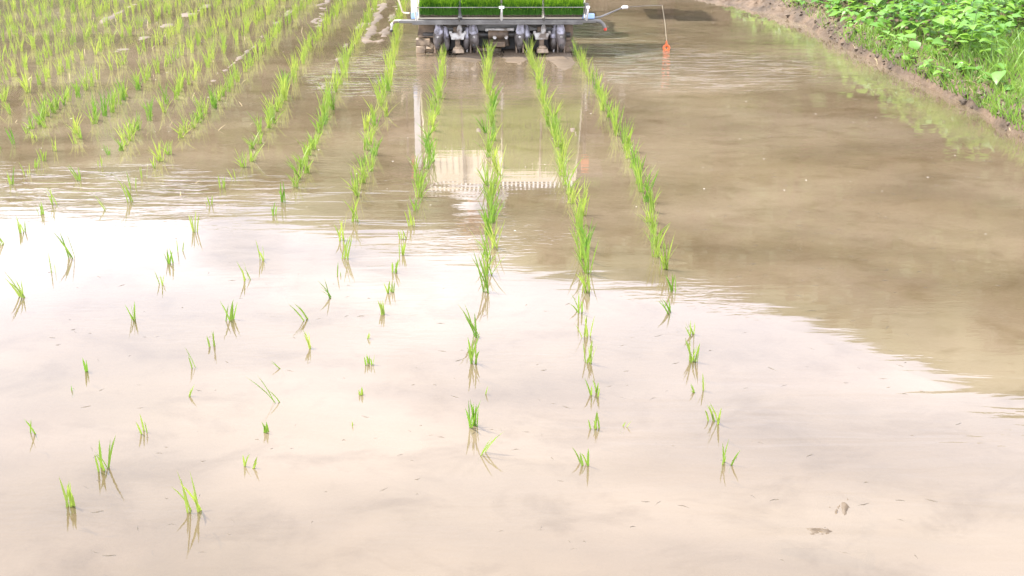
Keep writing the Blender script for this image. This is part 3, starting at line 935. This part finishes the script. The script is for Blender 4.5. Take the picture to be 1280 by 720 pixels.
for ux, xa, xb in ((-0.26, -0.365, -0.175), (0.318, 0.195, 0.425)):
    for xc, side in ((xa, -1), (xb, 1)):
        P('rotary_case', lambda b: (b.box((xc + 0.005 * side, 0.0, 0.105), (0.028, 0.07, 0.17), Matrix.Rotation(0.5, 3, 'X'), taper=(1, .6)),
                                    b.tube([(xc - 0.02, 0.0, 0.115), (xc + 0.02, 0.0, 0.115)], 0.05, 14)), M['dark'], bevel=0.01)
        pa = P('planting_arm', lambda b: arm_body(b, xc + side * 0.028, -0.055, 0.025, 0.205, side * -0.016), M['lilac'], sharp=None, bevel=0)
        P('planting_claw', lambda b: (b.box((xc + side * 0.028, -0.075, 0.032), (0.012, 0.018, 0.07), Matrix.Rotation(0.25, 3, 'X'), taper=(1, 1.3)),
                                      b.tube([(xc + side * 0.028, -0.09, 0.075), (xc + side * .028, -0.094, 0.05)], 0.012, 8)), M['dark'], pa)
        P('arm_highlight', lambda b: b.loft([((xc + side * .0245, -.062, .125), 0.0315, 0.0390), ((xc + side * .024, -.060, .15), 0.0323, 0.0405), ((xc + side * .0225, -.055, .175), 0.0255, 0.0300), ((xc + side * .021, -.05, .205), 0.0195, 0.0195), ((xc + side * .02, -.05, .226), 0.0165, 0.0165), ((xc + side * .02, -.05, .232), 0.0060, 0.0060)]), M['snout'], pa, sharp=None, bevel=0)  # pale shell over the arm top, a painted highlight
        pb = P('planting_arm', lambda b: arm_body(b, xc - side * 0.022, -0.02, 0.01, 0.175, side * 0.014), M['lilac'], sharp=None, bevel=0)
        P('planting_claw', lambda b: b.box((xc - side * 0.022, -0.045, 0.02), (0.011, 0.016, 0.05), Matrix.Rotation(0.2, 3, 'X')), M['castwhite'], pb)
        P('arm_bolt', lambda b: b.tube([(xc + side * 0.028, -0.105, 0.115), (xc + side * 0.028, -0.09, 0.115)], 0.010, 6), M['castwhite'], pa)
        P('arm_highlight', lambda b: b.loft([((xc - side * .019, -.028, .10), 0.0288, 0.0384), ((xc - side * .018, -.026, .125), 0.0296, 0.0384), ((xc - side * .015, -.02, .155), 0.0208, 0.0256), ((xc - side * .013, -.018, .18), 0.0176, 0.0176), ((xc - side * .013, -.018, .187), 0.0064, 0.0064)]), M['snout'], pb, sharp=None, bevel=0)  # same painted highlight on the lower arm
        P('guide_fork', lambda b: (b.tube([(xc + side * .006, -.05, .09), (xc + side * .004, -.085, .04), (xc + side * .004, -.10, .006)], .006, 6), b.tube([(xc + side * .05, -.04, .10), (xc + side * .052, -.07, .05), (xc + side * .05, -.085, .004)], .006, 6)), M['muddy'], bevel=0)
    P('chain_case', lambda b: b.box((ux, .03, .14), (.06, .14, .05), Matrix.Rotation(-.3, 3, 'X')), M['muddy'], bevel=.008)
    P('splash_guard', lambda b: b.box((ux, .035, .055), (.12, .008, .09), taper=(.7, 1)), M['dark'])
    P('hose', lambda b: b.tube([(ux - .10, -.03, .19), (ux - .05, -.045, .175), (ux + .02, -.04, .185), (ux + .09, -.03, .17), (ux + .13, 0, .19)], .006, 6), M['rubber'], bevel=0)
    P('arm_bracket', lambda b: (b.box((ux, -0.05, 0.115), (0.085, 0.05, 0.045), taper=(1.25, 1)), b.loft([((ux + .012, -.06, .13), .02, .02), ((ux + .014, -.06, .165), .019, .018), ((ux + .014, -.055, .185), .012, .012), ((ux + .014, -.055, .192), .005, .005)]),
                                b.box((ux - 0.047, -0.05, 0.137), (0.02, 0.03, 0.022)), b.box((ux + 0.052, -0.05, 0.137), (0.02, 0.03, 0.022))), M['castwhite'], bevel=0.006)
    P('bracket_leg', lambda b: b.box((ux, -0.05, 0.07), (0.034, 0.035, 0.06)), M['muddy'], bevel=0.004)
    P('float_block', lambda b: (b.box((ux + 0.005, -0.10, 0.026), (0.085, 0.10, 0.03), taper=(.82, .8)), b.box((ux + .005, -0.10, 0.045), (0.05, 0.06, 0.018))), M['beige'], bevel=0.006)
# floats gliding on the mud
for x, wdt in ((-0.44, 0.13), (-0.06, 0.20), (0.47, 0.13)):
    P('float', lambda b: b.add([(x - wdt / 2, 0.02, -0.012), (x + wdt / 2, 0.02, -0.012), (x + wdt / 2, 0.02, 0.02), (x - wdt / 2, 0.02, 0.02),
                                (x - wdt / 2, 0.62, -0.012), (x + wdt / 2, 0.62, -0.012), (x + wdt / 2, 0.62, 0.03), (x - wdt / 2, 0.62, 0.03),
                                (x - wdt * .4, 0.80, 0.07), (x + wdt * .4, 0.80, 0.07), (x + wdt * .4, 0.80, 0.095), (x - wdt * .4, 0.80, 0.095)],
                               [(0, 1, 2, 3), (0, 4, 5, 1), (1, 5, 6, 2), (2, 6, 7, 3), (3, 7, 4, 0), (4, 8, 9, 5), (5, 9, 10, 6), (6, 10, 11, 7), (7, 11, 8, 4), (8, 11, 10, 9)]), M['beige'], bevel=0.006)
# muddy guard plates at both ends
P('guard_plate', lambda b: (b.box((-0.475, 0.0, 0.152), (0.13, 0.012, 0.085), taper=(.8, 1)), b.box((-0.475, -0.004, 0.105), (0.115, 0.03, 0.012))), M['muddy'], bevel=0.003)
P('guard_shoe', lambda b: (b.box((-0.50, -0.02, 0.07), (0.10, 0.06, 0.05)), b.box((-0.515, -0.03, 0.022), (0.065, 0.07, 0.05)), b.box((-0.45, -0.02, 0.05), (0.06, 0.04, 0.035), Matrix.Rotation(0.5, 3, 'Y'))), M['beige'], bevel=0.007)
P('guard_plate', lambda b: b.box((0.495, 0.0, 0.13), (0.09, 0.012, 0.13), taper=(.9, 1)), M['muddy'], bevel=0.003)
P('guard_shoe', lambda b: (b.box((0.50, -0.01, 0.05), (0.075, 0.05, 0.05)), b.box((0.51, -0.015, 0.018), (0.05, 0.06, 0.035))), M['muddy'], bevel=0.006)

# tractor half in front of the platform
P('lift_link', lambda b: (b.tube([(-0.08, 0.10, 0.20), (-0.08, 0.80, 0.42)], 0.018), b.tube([(0.12, 0.10, 0.20), (0.12, 0.80, 0.42)], 0.018)), M['dark'], bevel=0)
P('chassis', lambda b: (b.box((0.02, 1.55, 0.48), (0.34, 1.75, 0.16)), b.box((0.02, 0.95, 0.42), (0.9, 0.14, 0.14))), M['dark'], bevel=0.01)
P('step_deck', lambda b: (b.box((0.02, 1.65, 0.575), (0.95, 1.05, 0.03)), b.box((0.02, 1.12, 0.66), (0.62, 0.30, 0.16), taper=(.85, .85))), M['white'], bevel=0.012)
P('bonnet', lambda b: (b.box((0.02, 2.38, 0.78), (0.44, 0.62, 0.42), taper=(.8, .82)), b.box((0.02, 2.15, 1.02), (0.34, 0.16, 0.10), Matrix.Rotation(0.5, 3, 'X'))), M['white'], bevel=0.03)
P('bonnet_trim', lambda b: b.box((0.02, 2.38, 0.63), (0.455, 0.63, 0.05)), M['red'], bevel=0.01)
P('steering_column', lambda b: b.tube([(0.0, 2.12, 1.02), (0.0, 1.84, 1.22)], 0.02), M['dark'], bevel=0)


def torus(b, c, rad, r, axis_rot, n=22, m=7):
    vs_ = []; fs_ = []
    for i in range(n):
        a = 2 * math.pi * i / n
        for k in range(m):
            t = 2 * math.pi * k / m
            vs_.append(Vector(c) + axis_rot @ Vector(((rad + r * math.cos(t)) * math.cos(a), (rad + r * math.cos(t)) * math.sin(a), r * math.sin(t))))
    for i in range(n):
        for k in range(m):
            fs_.append((i * m + k, ((i + 1) % n) * m + k, ((i + 1) % n) * m + (k + 1) % m, i * m + (k + 1) % m))
    b.add(vs_, fs_)


sw_rot = Matrix.Rotation(R(-52) + math.pi / 2 * 0, 3, 'X') @ Matrix.Identity(3)
sw_rot = Matrix.Rotation(R(40), 3, 'X')
P('steering_wheel', lambda b: (torus(b, (0.0, 1.83, 1.225), 0.17, 0.014, sw_rot),
                               b.tube([Vector((0, 1.83, 1.225)) + sw_rot @ Vector((-.165, 0, 0)), Vector((0, 1.83, 1.225)) + sw_rot @ Vector((.165, 0, 0))], 0.01, 6),
                               b.tube([Vector((0, 1.83, 1.225)) + sw_rot @ Vector((0, -.165, 0)), Vector((0, 1.83, 1.225))], 0.01, 6)), M['rubber'], bevel=0)
P('seat', lambda b: (b.box((-0.02, 1.20, 0.80), (0.42, 0.40, 0.10)), b.box((-0.02, 1.02, 0.97), (0.40, 0.07, 0.26), Matrix.Rotation(0.2, 3, 'X'), taper=(.8, 1))), M['dark'], bevel=0.03)
for sx in (-1, 1):
    for wy, rad, nm in ((1.15, 0.42, 'rear_wheel'), (2.45, 0.31, 'front_wheel')):
        cx = 0.02 + sx * 0.43
        cz = rad - 0.10
        rw = Matrix.Rotation(math.pi / 2, 3, 'Y')
        w = P(nm, lambda b: torus(b, (cx, wy, cz), rad - 0.03, 0.03, rw, 26, 8), M['rubber'], bevel=0)
        def hub(b):
            b.tube([(cx - 0.05, wy, cz), (cx + 0.05, wy, cz)], 0.055, 12)
            for k in range(6):
                a = k * math.pi / 3
                b.tube([(cx, wy, cz), (cx, wy + math.cos(a) * (rad - .04), cz + math.sin(a) * (rad - .04))], 0.011, 6)
        P('wheel_hub', hub, M['alu'], w, bevel=0)
        def lugs(b):
            for k in range(14):
                a = k * 2 * math.pi / 14
                b.box((cx, wy + math.cos(a) * (rad + .012), cz + math.sin(a) * (rad + .012)), (0.085, 0.02, 0.06), Matrix.Rotation(a + math.pi / 2, 3, 'X'))
        P('wheel_lug', lugs, M['rubber'], w, bevel=0.004)
        if nm == 'front_wheel':
            P('front_axle', lambda b: b.tube([(0.02 + sx * .1, wy, .42), (cx, wy, cz)], 0.03), M['dark'], bevel=0)
        else:
            P('rear_axle', lambda b: b.tube([(0.02 + sx * .3, 0.97, .40), (cx - sx * .06, wy, cz)], 0.035), M['dark'], bevel=0)
# spare seedling racks beside the bonnet
for sx in (-0.80, 0.79):
    P('spare_rack', lambda b: (b.tube([(sx * .45, 2.2, 0.56), (sx, 2.2, 0.60), (sx, 2.2, 1.42)], 0.014),
                              b.box((sx, 2.2, 1.05), (0.30, 0.62, 0.014)), b.box((sx, 2.2, 1.39), (0.30, 0.62, 0.014)),
                              b.tube([(sx - .15, 1.9, 1.43), (sx + .15, 1.9, 1.43)], 0.008, 6), b.tube([(sx - .15, 1.9, 1.09), (sx + .15, 1.9, 1.09)], 0.008, 6)), M['alu'], bevel=0)


# seedling mats lying on the platform: things of their own
def mat_blades(b, r, n, x0, x1, s0, s1, nrm, upv, org, h0, h1):
    for k in range(n):
        x = r.uniform(x0, x1); s = s0 + (s1 - s0) * r.random()
        p = org + upv * s + Vector((x, 0, 0)) + nrm * 0.026
        d = (nrm * 0.42 + Vector((r.gauss(0, .10), r.gauss(0, .10), 0.85))).normalized()
        L = r.uniform(h0, h1)
        w = r.uniform(0.0014, 0.0026)
        f = r.uniform(-0.6, 0.6)
        wd = Vector((math.cos(f), math.sin(f), 0)) * w
        mid = p + d * L * 0.55
        tip = p + d * L + Vector((r.gauss(0, .008), r.gauss(0, .008) - 0.006, 0))
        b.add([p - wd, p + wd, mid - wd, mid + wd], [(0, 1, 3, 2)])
        b.add([mid - wd, mid + wd, tip], [(0, 1, 2)], 0 if s < 0.04 and r.random() < .8 else 1)  # front-edge tips mostly stalk-dark too, painting self-shade on the mat front


PM = Matrix.Translation(Vector((PLANTER[0], PLANTER[1], 0))) @ Matrix.Rotation(PRZ, 4, 'Z')
mr = random.Random(9)
MATS = [(0, 0.56, 'short seedling mat in the outer lane beside the white post'),
        (1, 0.57, 'short seedling mat in the second lane from the white post'),
        (2, 0.84, 'long seedling mat in the third lane from the white post'),
        (3, 0.85, 'long seedling mat in the outer lane above the marker arm')]
for i, L, lab in MATS:
    o = empty('seedling_mat', PM @ (PO + Vector((lane_x(i), 0, 0))), PRZ)
    tag(o, lab, 'seedling mat', 'seedling mats on the planter platform')
    b = MB()
    b.box(PU * (L / 2 + 0.015) + PN * 0.013, (LANEW - 0.022, L, 0.024), ROTP)
    b.build('soil_slab', M['soil'], o, bevel=0.004)
    b = MB()
    hw = LANEW / 2 - 0.012
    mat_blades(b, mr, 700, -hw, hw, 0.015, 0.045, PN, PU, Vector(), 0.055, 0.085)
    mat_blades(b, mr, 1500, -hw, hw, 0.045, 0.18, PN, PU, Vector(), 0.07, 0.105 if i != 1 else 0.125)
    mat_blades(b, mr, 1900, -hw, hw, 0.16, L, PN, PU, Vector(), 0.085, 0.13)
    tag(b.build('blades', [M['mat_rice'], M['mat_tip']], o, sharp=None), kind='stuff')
for sx, lab in ((-0.80, 'spare seedling mat on the rack at the white post side'), (0.79, 'spare seedling mat on the rack at the marker arm side')):
    o = empty('spare_seedling_mat', PM @ Vector((sx, 2.2, 1.397)), PRZ)
    tag(o, lab, 'seedling mat', 'spare seedling mats on the racks')
    b = MB(); b.box((0, 0, 0.013), (0.27, 0.57, 0.024)); b.build('soil_slab', M['soil'], o, bevel=0.004)
    b = MB()
    mat_blades(b, mr, 1200, -0.13, 0.13, -0.28, 0.28, Vector((0, 0, 1)), Vector((0, 1, 0)), Vector(), 0.08, 0.12)
    tag(b.build('blades', [M['mat_rice'], M['mat_tip']], o, sharp=None), kind='stuff')

# orange marker float on its cord
fl = empty('marker_float', (1.084, 8.478, 0.0))
tag(fl, 'small orange ring float touching the water below the marker arm', 'float')
b = MB()
torus(b, (0, 0, 0.012), 0.018, 0.009, Matrix.Rotation(R(62), 3, 'X'), 20, 9)
b.build('ring', M['orange'], fl)
b = MB()
b.loft([((0, 0.006, 0.028), .006, .006), ((0, 0.010, 0.042), .007, .007), ((0, 0.012, 0.062), .003, .003)])
b.build('neck', M['orange'], fl)
b = MB()
tip = (PM @ Vector((1.155, 0.05, 0.307))) - Vector((1.084, 8.478, 0))
b.tube([(0, 0.012, 0.06), tuple(Vector((0, .012, .06)).lerp(tip, .5) + Vector((.004, 0, 0))), tuple(tip)], 0.0016, 5)
b.build('cord', M['cream'], fl)


# ------------------------------------------------------------------ driver
def build_person():
    V = []; Ed = []; Rd = []

    def v(p, r, prev=None):
        V.append(p); Rd.append(r if isinstance(r, tuple) else (r, r))
        if prev is not None: Ed.append((prev, len(V) - 1))
        return len(V) - 1
    ox = -0.06
    pel = v((ox + 0.02, 1.17, 0.93), (0.155, 0.12))
    wst = v((ox - 0.02, 1.17, 1.07), (0.145, 0.105), pel)
    chs = v((ox - 0.07, 1.20, 1.27), (0.165, 0.115), wst)
    upc = v((ox - 0.10, 1.22, 1.41), (0.14, 0.09), chs)
    nk = v((ox - 0.115, 1.24, 1.50), 0.055, upc)
    hd0 = v((ox - 0.12, 1.265, 1.57), (0.066, 0.075), nk)
    hd1 = v((ox - 0.122, 1.275, 1.65), (0.078, 0.092), hd0)
    hd2 = v((ox - 0.122, 1.27, 1.715), (0.062, 0.075), hd1)
    for s in (-1, 1):
        h = v((ox + 0.02 + s * 0.11, 1.26, 0.91), 0.095, pel)
        k = v((ox + 0.06 + s * 0.17, 1.60, 0.90), 0.065, h)
        c = v((ox + 0.06 + s * 0.17, 1.64, 0.76), 0.056, k)
        a = v((ox + 0.06 + s * 0.17, 1.62, 0.64), 0.042, c)
        t = v((ox + 0.06 + s * 0.18, 1.74, 0.62), 0.035, a)
        sh = v((ox - 0.10 + s * 0.175, 1.22, 1.40), 0.062, upc)
        el = v((ox - 0.06 + s * 0.27, 1.38, 1.20), 0.045, sh)
        wr = v((0.0 + s * 0.17, 1.62, 1.235), 0.030, el)
        pm = v((0.0 + s * 0.165, 1.69, 1.255), (0.034, 0.018), wr)
        base = Vector((0.0 + s * 0.16, 1.73, 1.262))
        for j, L in enumerate((0.040, 0.046, 0.042, 0.034)):
            off = (j - 1.5) * 0.018
            p1 = v((base.x + off * s, base.y + .012, base.z - abs(off) * .1), 0.0095, pm)
            p2 = v((base.x + off * s, base.y + .012 + L * .8, base.z + .004), 0.009, p1)
            v((base.x + off * s, base.y + .012 + L * .9, base.z - .026), 0.008, p2)
        t1 = v((0.0 + s * 0.125, 1.70, 1.24), 0.0105, pm)
        v((0.0 + s * 0.115, 1.735, 1.222), 0.009, t1)
    me = bpy.data.meshes.new('body')
    me.from_pydata(V, Ed, [])
    o = bpy.data.objects.new('body', me)
    col.objects.link(o)
    sk = o.modifiers.new('skin', 'SKIN')
    sk.use_smooth_shade = True
    for i, d in enumerate(me.skin_vertices[0].data):
        d.radius = Rd[i]
        d.use_root = (i == 0)
    ss = o.modifiers.new('sub', 'SUBSURF'); ss.levels = 2; ss.render_levels = 2
    dg = bpy.context.evaluated_depsgraph_get()
    m2 = bpy.data.meshes.new_from_object(o.evaluated_get(dg))
    bpy.data.objects.remove(o)
    m2.name = 'body'
    m2.materials.clear()
    for k in ('shirt', 'trousers', 'skin', 'boot'):
        m2.materials.append(M[k])
    for p in m2.polygons:
        c = p.center
        if c.z > 1.475 or (c.y > 1.56 and c.z > 1.1):
            p.material_index = 2
        elif c.z < 0.70:
            p.material_index = 3
        elif c.z < 0.985 or (c.y > 1.36 and c.z < 1.05):
            p.material_index = 1
        else:
            p.material_index = 0
        p.use_smooth = True
    return m2


man = empty('person', PM @ Vector((-0.02, 1.17, 0.0)), PRZ)
tag(man, 'seated planter driver in white shirt and straw hat, mirrored in the water', 'person')
bo = inst('body', build_person(), man, (0.02, -1.17, 0.0))
hc = Vector((-0.182 + 0.02, 1.272 - 1.17, 1.66))
b = MB()
b.loft([((hc.x, hc.y, hc.z + .045), .165, .175), ((hc.x, hc.y, hc.z + .052), .17, .18), ((hc.x, hc.y, hc.z + .062), .095, .105), ((hc.x, hc.y, hc.z + .12), .082, .092), ((hc.x, hc.y, hc.z + .14), .05, .06)])
b.build('straw_hat', M['straw'], man)
b = MB()
b.loft([((hc.x, hc.y - .022, hc.z - .05), .062, .06), ((hc.x, hc.y - .018, hc.z), .081, .082), ((hc.x, hc.y - .012, hc.z + .05), .083, .088)])
b.build('hair', M['hair'], man)
for s in (-1, 1):
    b = MB(); b.loft([((hc.x + s * .083, hc.y, hc.z - .04), .008, .014), ((hc.x + s * .088, hc.y, hc.z - .01), .011, .02), ((hc.x + s * .085, hc.y, hc.z + .02), .007, .013)])
    b.build('ear', M['skin'], man)
    b = MB(); b.loft([((hc.x + s * .03, hc.y + .088, hc.z - .008), .008, .006), ((hc.x + s * .03, hc.y + .091, hc.z), .013, .008), ((hc.x + s * .03, hc.y + .088, hc.z + .008), .008, .006)])
    b.build('eye', M['hair'], man)
b = MB(); b.loft([((hc.x, hc.y + .092, hc.z - .04), .014, .012), ((hc.x, hc.y + .098, hc.z - .032), .013, .014), ((hc.x, hc.y + .088, hc.z + .01), .007, .008)])
b.build('nose', M['skin'], man)
b = MB(); b.box((hc.x, hc.y + .082, hc.z - .066), (.04, .012, .009)); b.build('mouth', M['red'], man, bevel=.003)

# ------------------------------------------------------------------ bank: clods, weeds, grass
cr = random.Random(31)
clod_meshes = []
for s in range(7):
    b = MB()
    n, m_ = 7, 5
    vs_ = [(0, 0, -0.5)]
    for i in range(1, m_):
        ph = -math.pi / 2 + math.pi * i / m_
        for k in range(n):
            a = 2 * math.pi * k / n
            q = cr.uniform(0.6, 1.3)
            vs_.append((math.cos(a) * math.cos(ph) * .55 * q, math.sin(a) * math.cos(ph) * .45 * q, math.sin(ph) * .38 * cr.uniform(.8, 1.15)))
    vs_.append((0, 0, 0.36))
    fs_ = [(0, 1 + (k + 1) % n, 1 + k) for k in range(n)]
    for i in range(m_ - 2):
        for k in range(n):
            fs_.append((1 + i * n + k, 1 + i * n + (k + 1) % n, 1 + (i + 1) * n + (k + 1) % n, 1 + (i + 1) * n + k))
    last = len(vs_) - 1
    fs_ += [(1 + (m_ - 2) * n + k, 1 + (m_ - 2) * n + (k + 1) % n, last) for k in range(n)]
    b.add(vs_, fs_)
    clod_meshes.append(b.mesh('clod', M['clod'], True, 50))
for i in range(240):
    y = cr.uniform(5.4, 11.4)
    w = float(np.interp(y, VGY, VGW))
    u = w * cr.betavariate(1.5, 1.6) * 1.3
    s = cr.uniform(0.012, 0.035) if cr.random() < .85 else cr.uniform(0.04, 0.08)
    if y > 10.3: s *= 0.6
    p = bank_point(u, y)
    inst('clod', cr.choice(clod_meshes), bank, (p[0], p[1], p[2] - s * .12), (cr.uniform(-.3, .3), cr.uniform(-.3, .3), cr.uniform(0, 6.28)), (s, s, s * cr.uniform(.7, 1)))

# broad-leaved weeds
leaf_meshes = []
for s in range(5):
    b = MB()
    st = [0, .12, .3, .5, .72, .9, 1.0]
    wd = [0.03, .26, .36, .33, .2, .07, .0]
    vs_ = []
    for t, w in zip(st, wd):
        cz = -0.35 * t * t + 0.12 * t + 0.02 * math.sin(9 * t + s)
        fold = 0.30 * w
        vs_ += [(t, -w * cr.uniform(.9, 1.08), cz + fold), (t, 0, cz), (t, w * cr.uniform(.9, 1.08), cz + fold)]
    fs_ = []
    for i in range(len(st) - 1):
        o_ = i * 3
        fs_ += [(o_, o_ + 3, o_ + 4, o_ + 1), (o_ + 1, o_ + 4, o_ + 5, o_ + 2)]
    b.add(vs_, fs_)
    leaf_meshes.append(b.mesh('leaf', M['weed'], True, None))
stem_meshes = []
for s in range(4):
    b = MB()
    b.tube([(0, 0, -0.06), (0.01 * s, 0.005, 0.4), (0.02, 0.02 * s, 1.0)], [0.012, 0.010, 0.004], 5)
    stem_meshes.append(b.mesh('stem', M['stem']))


def weed(x, y, z, h, nleaf, lsize, label, group):
    t = empty('broadleaf_weed', (x, y, z))
    tag(t, label, 'weed', group)
    sm = cr.randrange(4)
    inst('stem', stem_meshes[sm], t, (0, 0, 0), (cr.uniform(-.15, .15), cr.uniform(-.15, .15), cr.uniform(0, 6.28)), (h, h, h))
    for k in range(nleaf):
        f = 0.25 + 0.75 * (k + .5) / nleaf
        a = k * 2.4 + cr.uniform(-.5, .5)
        L = lsize * cr.uniform(.7, 1.15) * (1.05 - .35 * f)
        inst('leaf', cr.choice(leaf_meshes), t, (0.012 * math.cos(a), 0.012 * math.sin(a), h * f), (cr.uniform(-.25, .25), cr.uniform(-.5, .25), a), (L, L, L))


spots = []
tries = 0
while len(spots) < 190 and tries < 6000:
    tries += 1
    y = cr.uniform(6.9, 11.9)
    u = float(np.interp(y, VGY, VGW)) + cr.uniform(-0.05, 1.75)
    p = bank_point(u, y)
    if p[0] > 0.43 * y + 0.25: continue
    # the corner nearest the frame edge is grass, not weeds
    if p[0] - (2.60 + 0.32 * (y - 6.4)) > 0.0 and y < 7.7: continue
    if any((p[0] - q[0]) ** 2 + (y - q[1]) ** 2 < 0.115 ** 2 for q in spots): continue
    spots.append((p[0], y, p[2], u - float(np.interp(y, VGY, VGW))))
for x, y, z, e in spots:
    where = ('in the growth above the far mud flat' if y > 10 else 'bordering the grassy shoulder of the bank' if y < 7.9 and x > 2.45 + 0.32 * (y - 6.4)
             else 'just behind the low edge plants of the bank' if e < 0.4 else 'in the thick middle of the bank growth' if e < 0.95 else 'deep on the bank top away from the water')
    if e < 0.14:
        weed(x, y, z, cr.uniform(0.07, 0.16), cr.randint(7, 10), 0.068, 'low broad-leaved weed at the crumbling edge of the earth bank', 'low weeds along the bank edge')
    else:
        weed(x, y, z, cr.uniform(0.2, 0.36), cr.randint(11, 15), 0.098, f'leafy weed {where}', f'weeds {where}')
# undergrowth filling in between
b = MB()
lm = leaf_meshes[0]
lv = [v_.co.copy() for v_ in lm.vertices]; lf = [tuple(p.vertices) for p in lm.polygons]
for i in range(2600):
    y = cr.uniform(6.0, 13.0)
    u = float(np.interp(y, VGY, VGW)) + 0.02 + 2.6 * cr.random() ** 1.2
    p = bank_point(u, y)
    if p[0] > 0.5 * y + 0.6 or (y < 7.5 and p[0] - (2.60 + 0.32 * (y - 6.4)) > 0.05): continue
    e = u - float(np.interp(y, VGY, VGW))
    L = cr.uniform(0.05, 0.11)
    rot = Matrix.Rotation(cr.uniform(0, 6.28), 3, 'Z') @ Matrix.Rotation(cr.uniform(-.6, .5), 3, 'Y') @ Matrix.Rotation(cr.uniform(-.5, .5), 3, 'X')
    c = Vector((p[0], p[1], p[2] + cr.uniform(0.01, 0.06 + min(0.2, e * .8))))
    b.add([c + rot @ (q * L) for q in lv], lf)
tag(b.build('weed_undergrowth', M['weed'], sharp=None), 'dense green undergrowth of leaves beneath the bank weeds', 'weeds', kind='stuff')
b = MB()
for i in range(15000):
    y = cr.uniform(4.5, 8.6) if i % 4 else cr.uniform(6, 13)
    w = float(np.interp(y, VGY, VGW))
    u = w - 0.055 + 1.5 * cr.random() ** 1.6
    p = bank_point(u, y)
    if p[0] > 0.46 * y + 0.3: continue
    grassy = y < 7.6 and p[0] - (2.60 + 0.32 * (y - 6.4)) > -0.15
    if not grassy and cr.random() < 0.35: continue
    h = cr.uniform(0.05, 0.13) * (1.35 if grassy and u > w + .15 else .8)
    a = cr.uniform(0, 6.28)
    b.blade((p[0], p[1], p[2] - .01), a, h, h * cr.uniform(.2, .9), cr.uniform(.003, .006), cr.uniform(-1, 1), droop=cr.uniform(0, .3))
tag(b.build('bank_grass', M['bank_grass'], sharp=None), 'fine bright grass on the shoulder of the bank', 'grass', kind='stuff')
b = MB()
for i in range(800):
    y = cr.uniform(5.6, 11.2)
    w = float(np.interp(y, VGY, VGW))
    u = w + cr.gauss(0.03, 0.07)
    p = bank_point(u, y)
    h = cr.uniform(0.02, 0.06)
    b.blade((p[0], p[1], p[2]), cr.uniform(0, 6.28), h, h * cr.uniform(.8, 2.2), cr.uniform(.003, .006), cr.uniform(-1, 1), droop=.4)
tag(b.build('dry_stalks', M['dry'], sharp=None), 'pale dry stalks lying along the bank edge', 'straw', kind='stuff')

# ------------------------------------------------------------------ small things in and on the water
# crumbled mud just breaking the water
for (x, y, s, sq, rz, lab) in ((0.735, 2.335, 0.06, .6, 1.1, 'rounded crumbly mud lump just breaking the open water'),
                               (0.668, 2.235, 0.06, .42, -.3, 'flat long mud lump just breaking the open water')):
    n = 30
    g = np.linspace(-1.6, 1.6, n)
    LX, LY = np.meshgrid(g, g)
    rad = np.hypot(LX, LY) * (1 + 0.5 * (fbm(LX * 1.7 + x * 50, LY * 1.7, 3) - .5))
    LZ = 0.006 * np.exp(-(rad / 0.75) ** 2 * 1.2) - 0.006 + 0.024 * (fbm(LX * 5.5 + 3, LY * 5.5 + y * 30, 4) - .45) * np.exp(-(rad / .9) ** 2) - 0.02 * np.clip(rad - 1.1, 0, 2)
    o = grid_mesh('mud_lump', LX * s, LY * s * sq, LZ, M['mud'])
    o.location = (x, y, 0); o.rotation_euler = (0, 0, rz)
    tag(o, lab, 'mud')

b = MB()
for i in range(200):
    y = cr.uniform(2.2, 10.5); x = cr.uniform(-0.42, 0.42) * y
    if y < 4.2: continue
    if x > np.interp(y, WLY, WLX) - .1: continue
    s = cr.uniform(.002, .0065) * (0.6 + y / 10)
    a = cr.uniform(0, 6.28)
    b.add([(x + math.cos(a + q) * s * (1 if q_ % 2 else .6), y + math.sin(a + q) * s * (1 if q_ % 2 else .6), 0.0025) for q_, q in enumerate((0, 1.57, 3.14, 4.71))], [(0, 1, 2, 3)])
tag(b.build('floating_flecks', M['pale_fleck'], smooth=False), 'pale husk flecks floating on the muddy water', 'flecks', kind='stuff')
b = MB()
for i in range(620):
    if i % 3 == 0:
        y = cr.uniform(2.1, 4.0); x = cr.uniform(-0.42, 0.42) * y
    else:
        y = cr.uniform(3.6, 8.6); x = cr.uniform(0.65, 2.4)
    L = cr.uniform(.006, .03); a = cr.gauss(0, .7)
    if x > np.interp(y, WLY, WLX) - .1: continue
    p0 = Vector((x, y, -0.0012)); p1 = p0 + Vector((math.cos(a), math.sin(a), 0)) * L
    pm_ = p0.lerp(p1, .5) + Vector((0, cr.uniform(-.004, .004), .001))
    b.tube([p0, pm_, p1], cr.uniform(.0007, .0016), 4)
tag(b.build('floating_debris', M['debris'], smooth=False), 'dark bits of rotted straw floating on the muddy water', 'debris', kind='stuff')
b = MB()
for i in range(60):
    y = cr.uniform(4.6, 10.5); x = cr.uniform(-3.6, -1.2)
    L = cr.uniform(.02, .08); a = cr.uniform(0.6, 2.2)
    b.blade((x, y, -0.005), a, L * cr.uniform(.2, .8), L, .004, cr.uniform(-1, 1))
tag(b.build('dead_rice_blades', M['dry'], sharp=None), 'pale dead rice blades among the older rows', 'straw', kind='stuff')
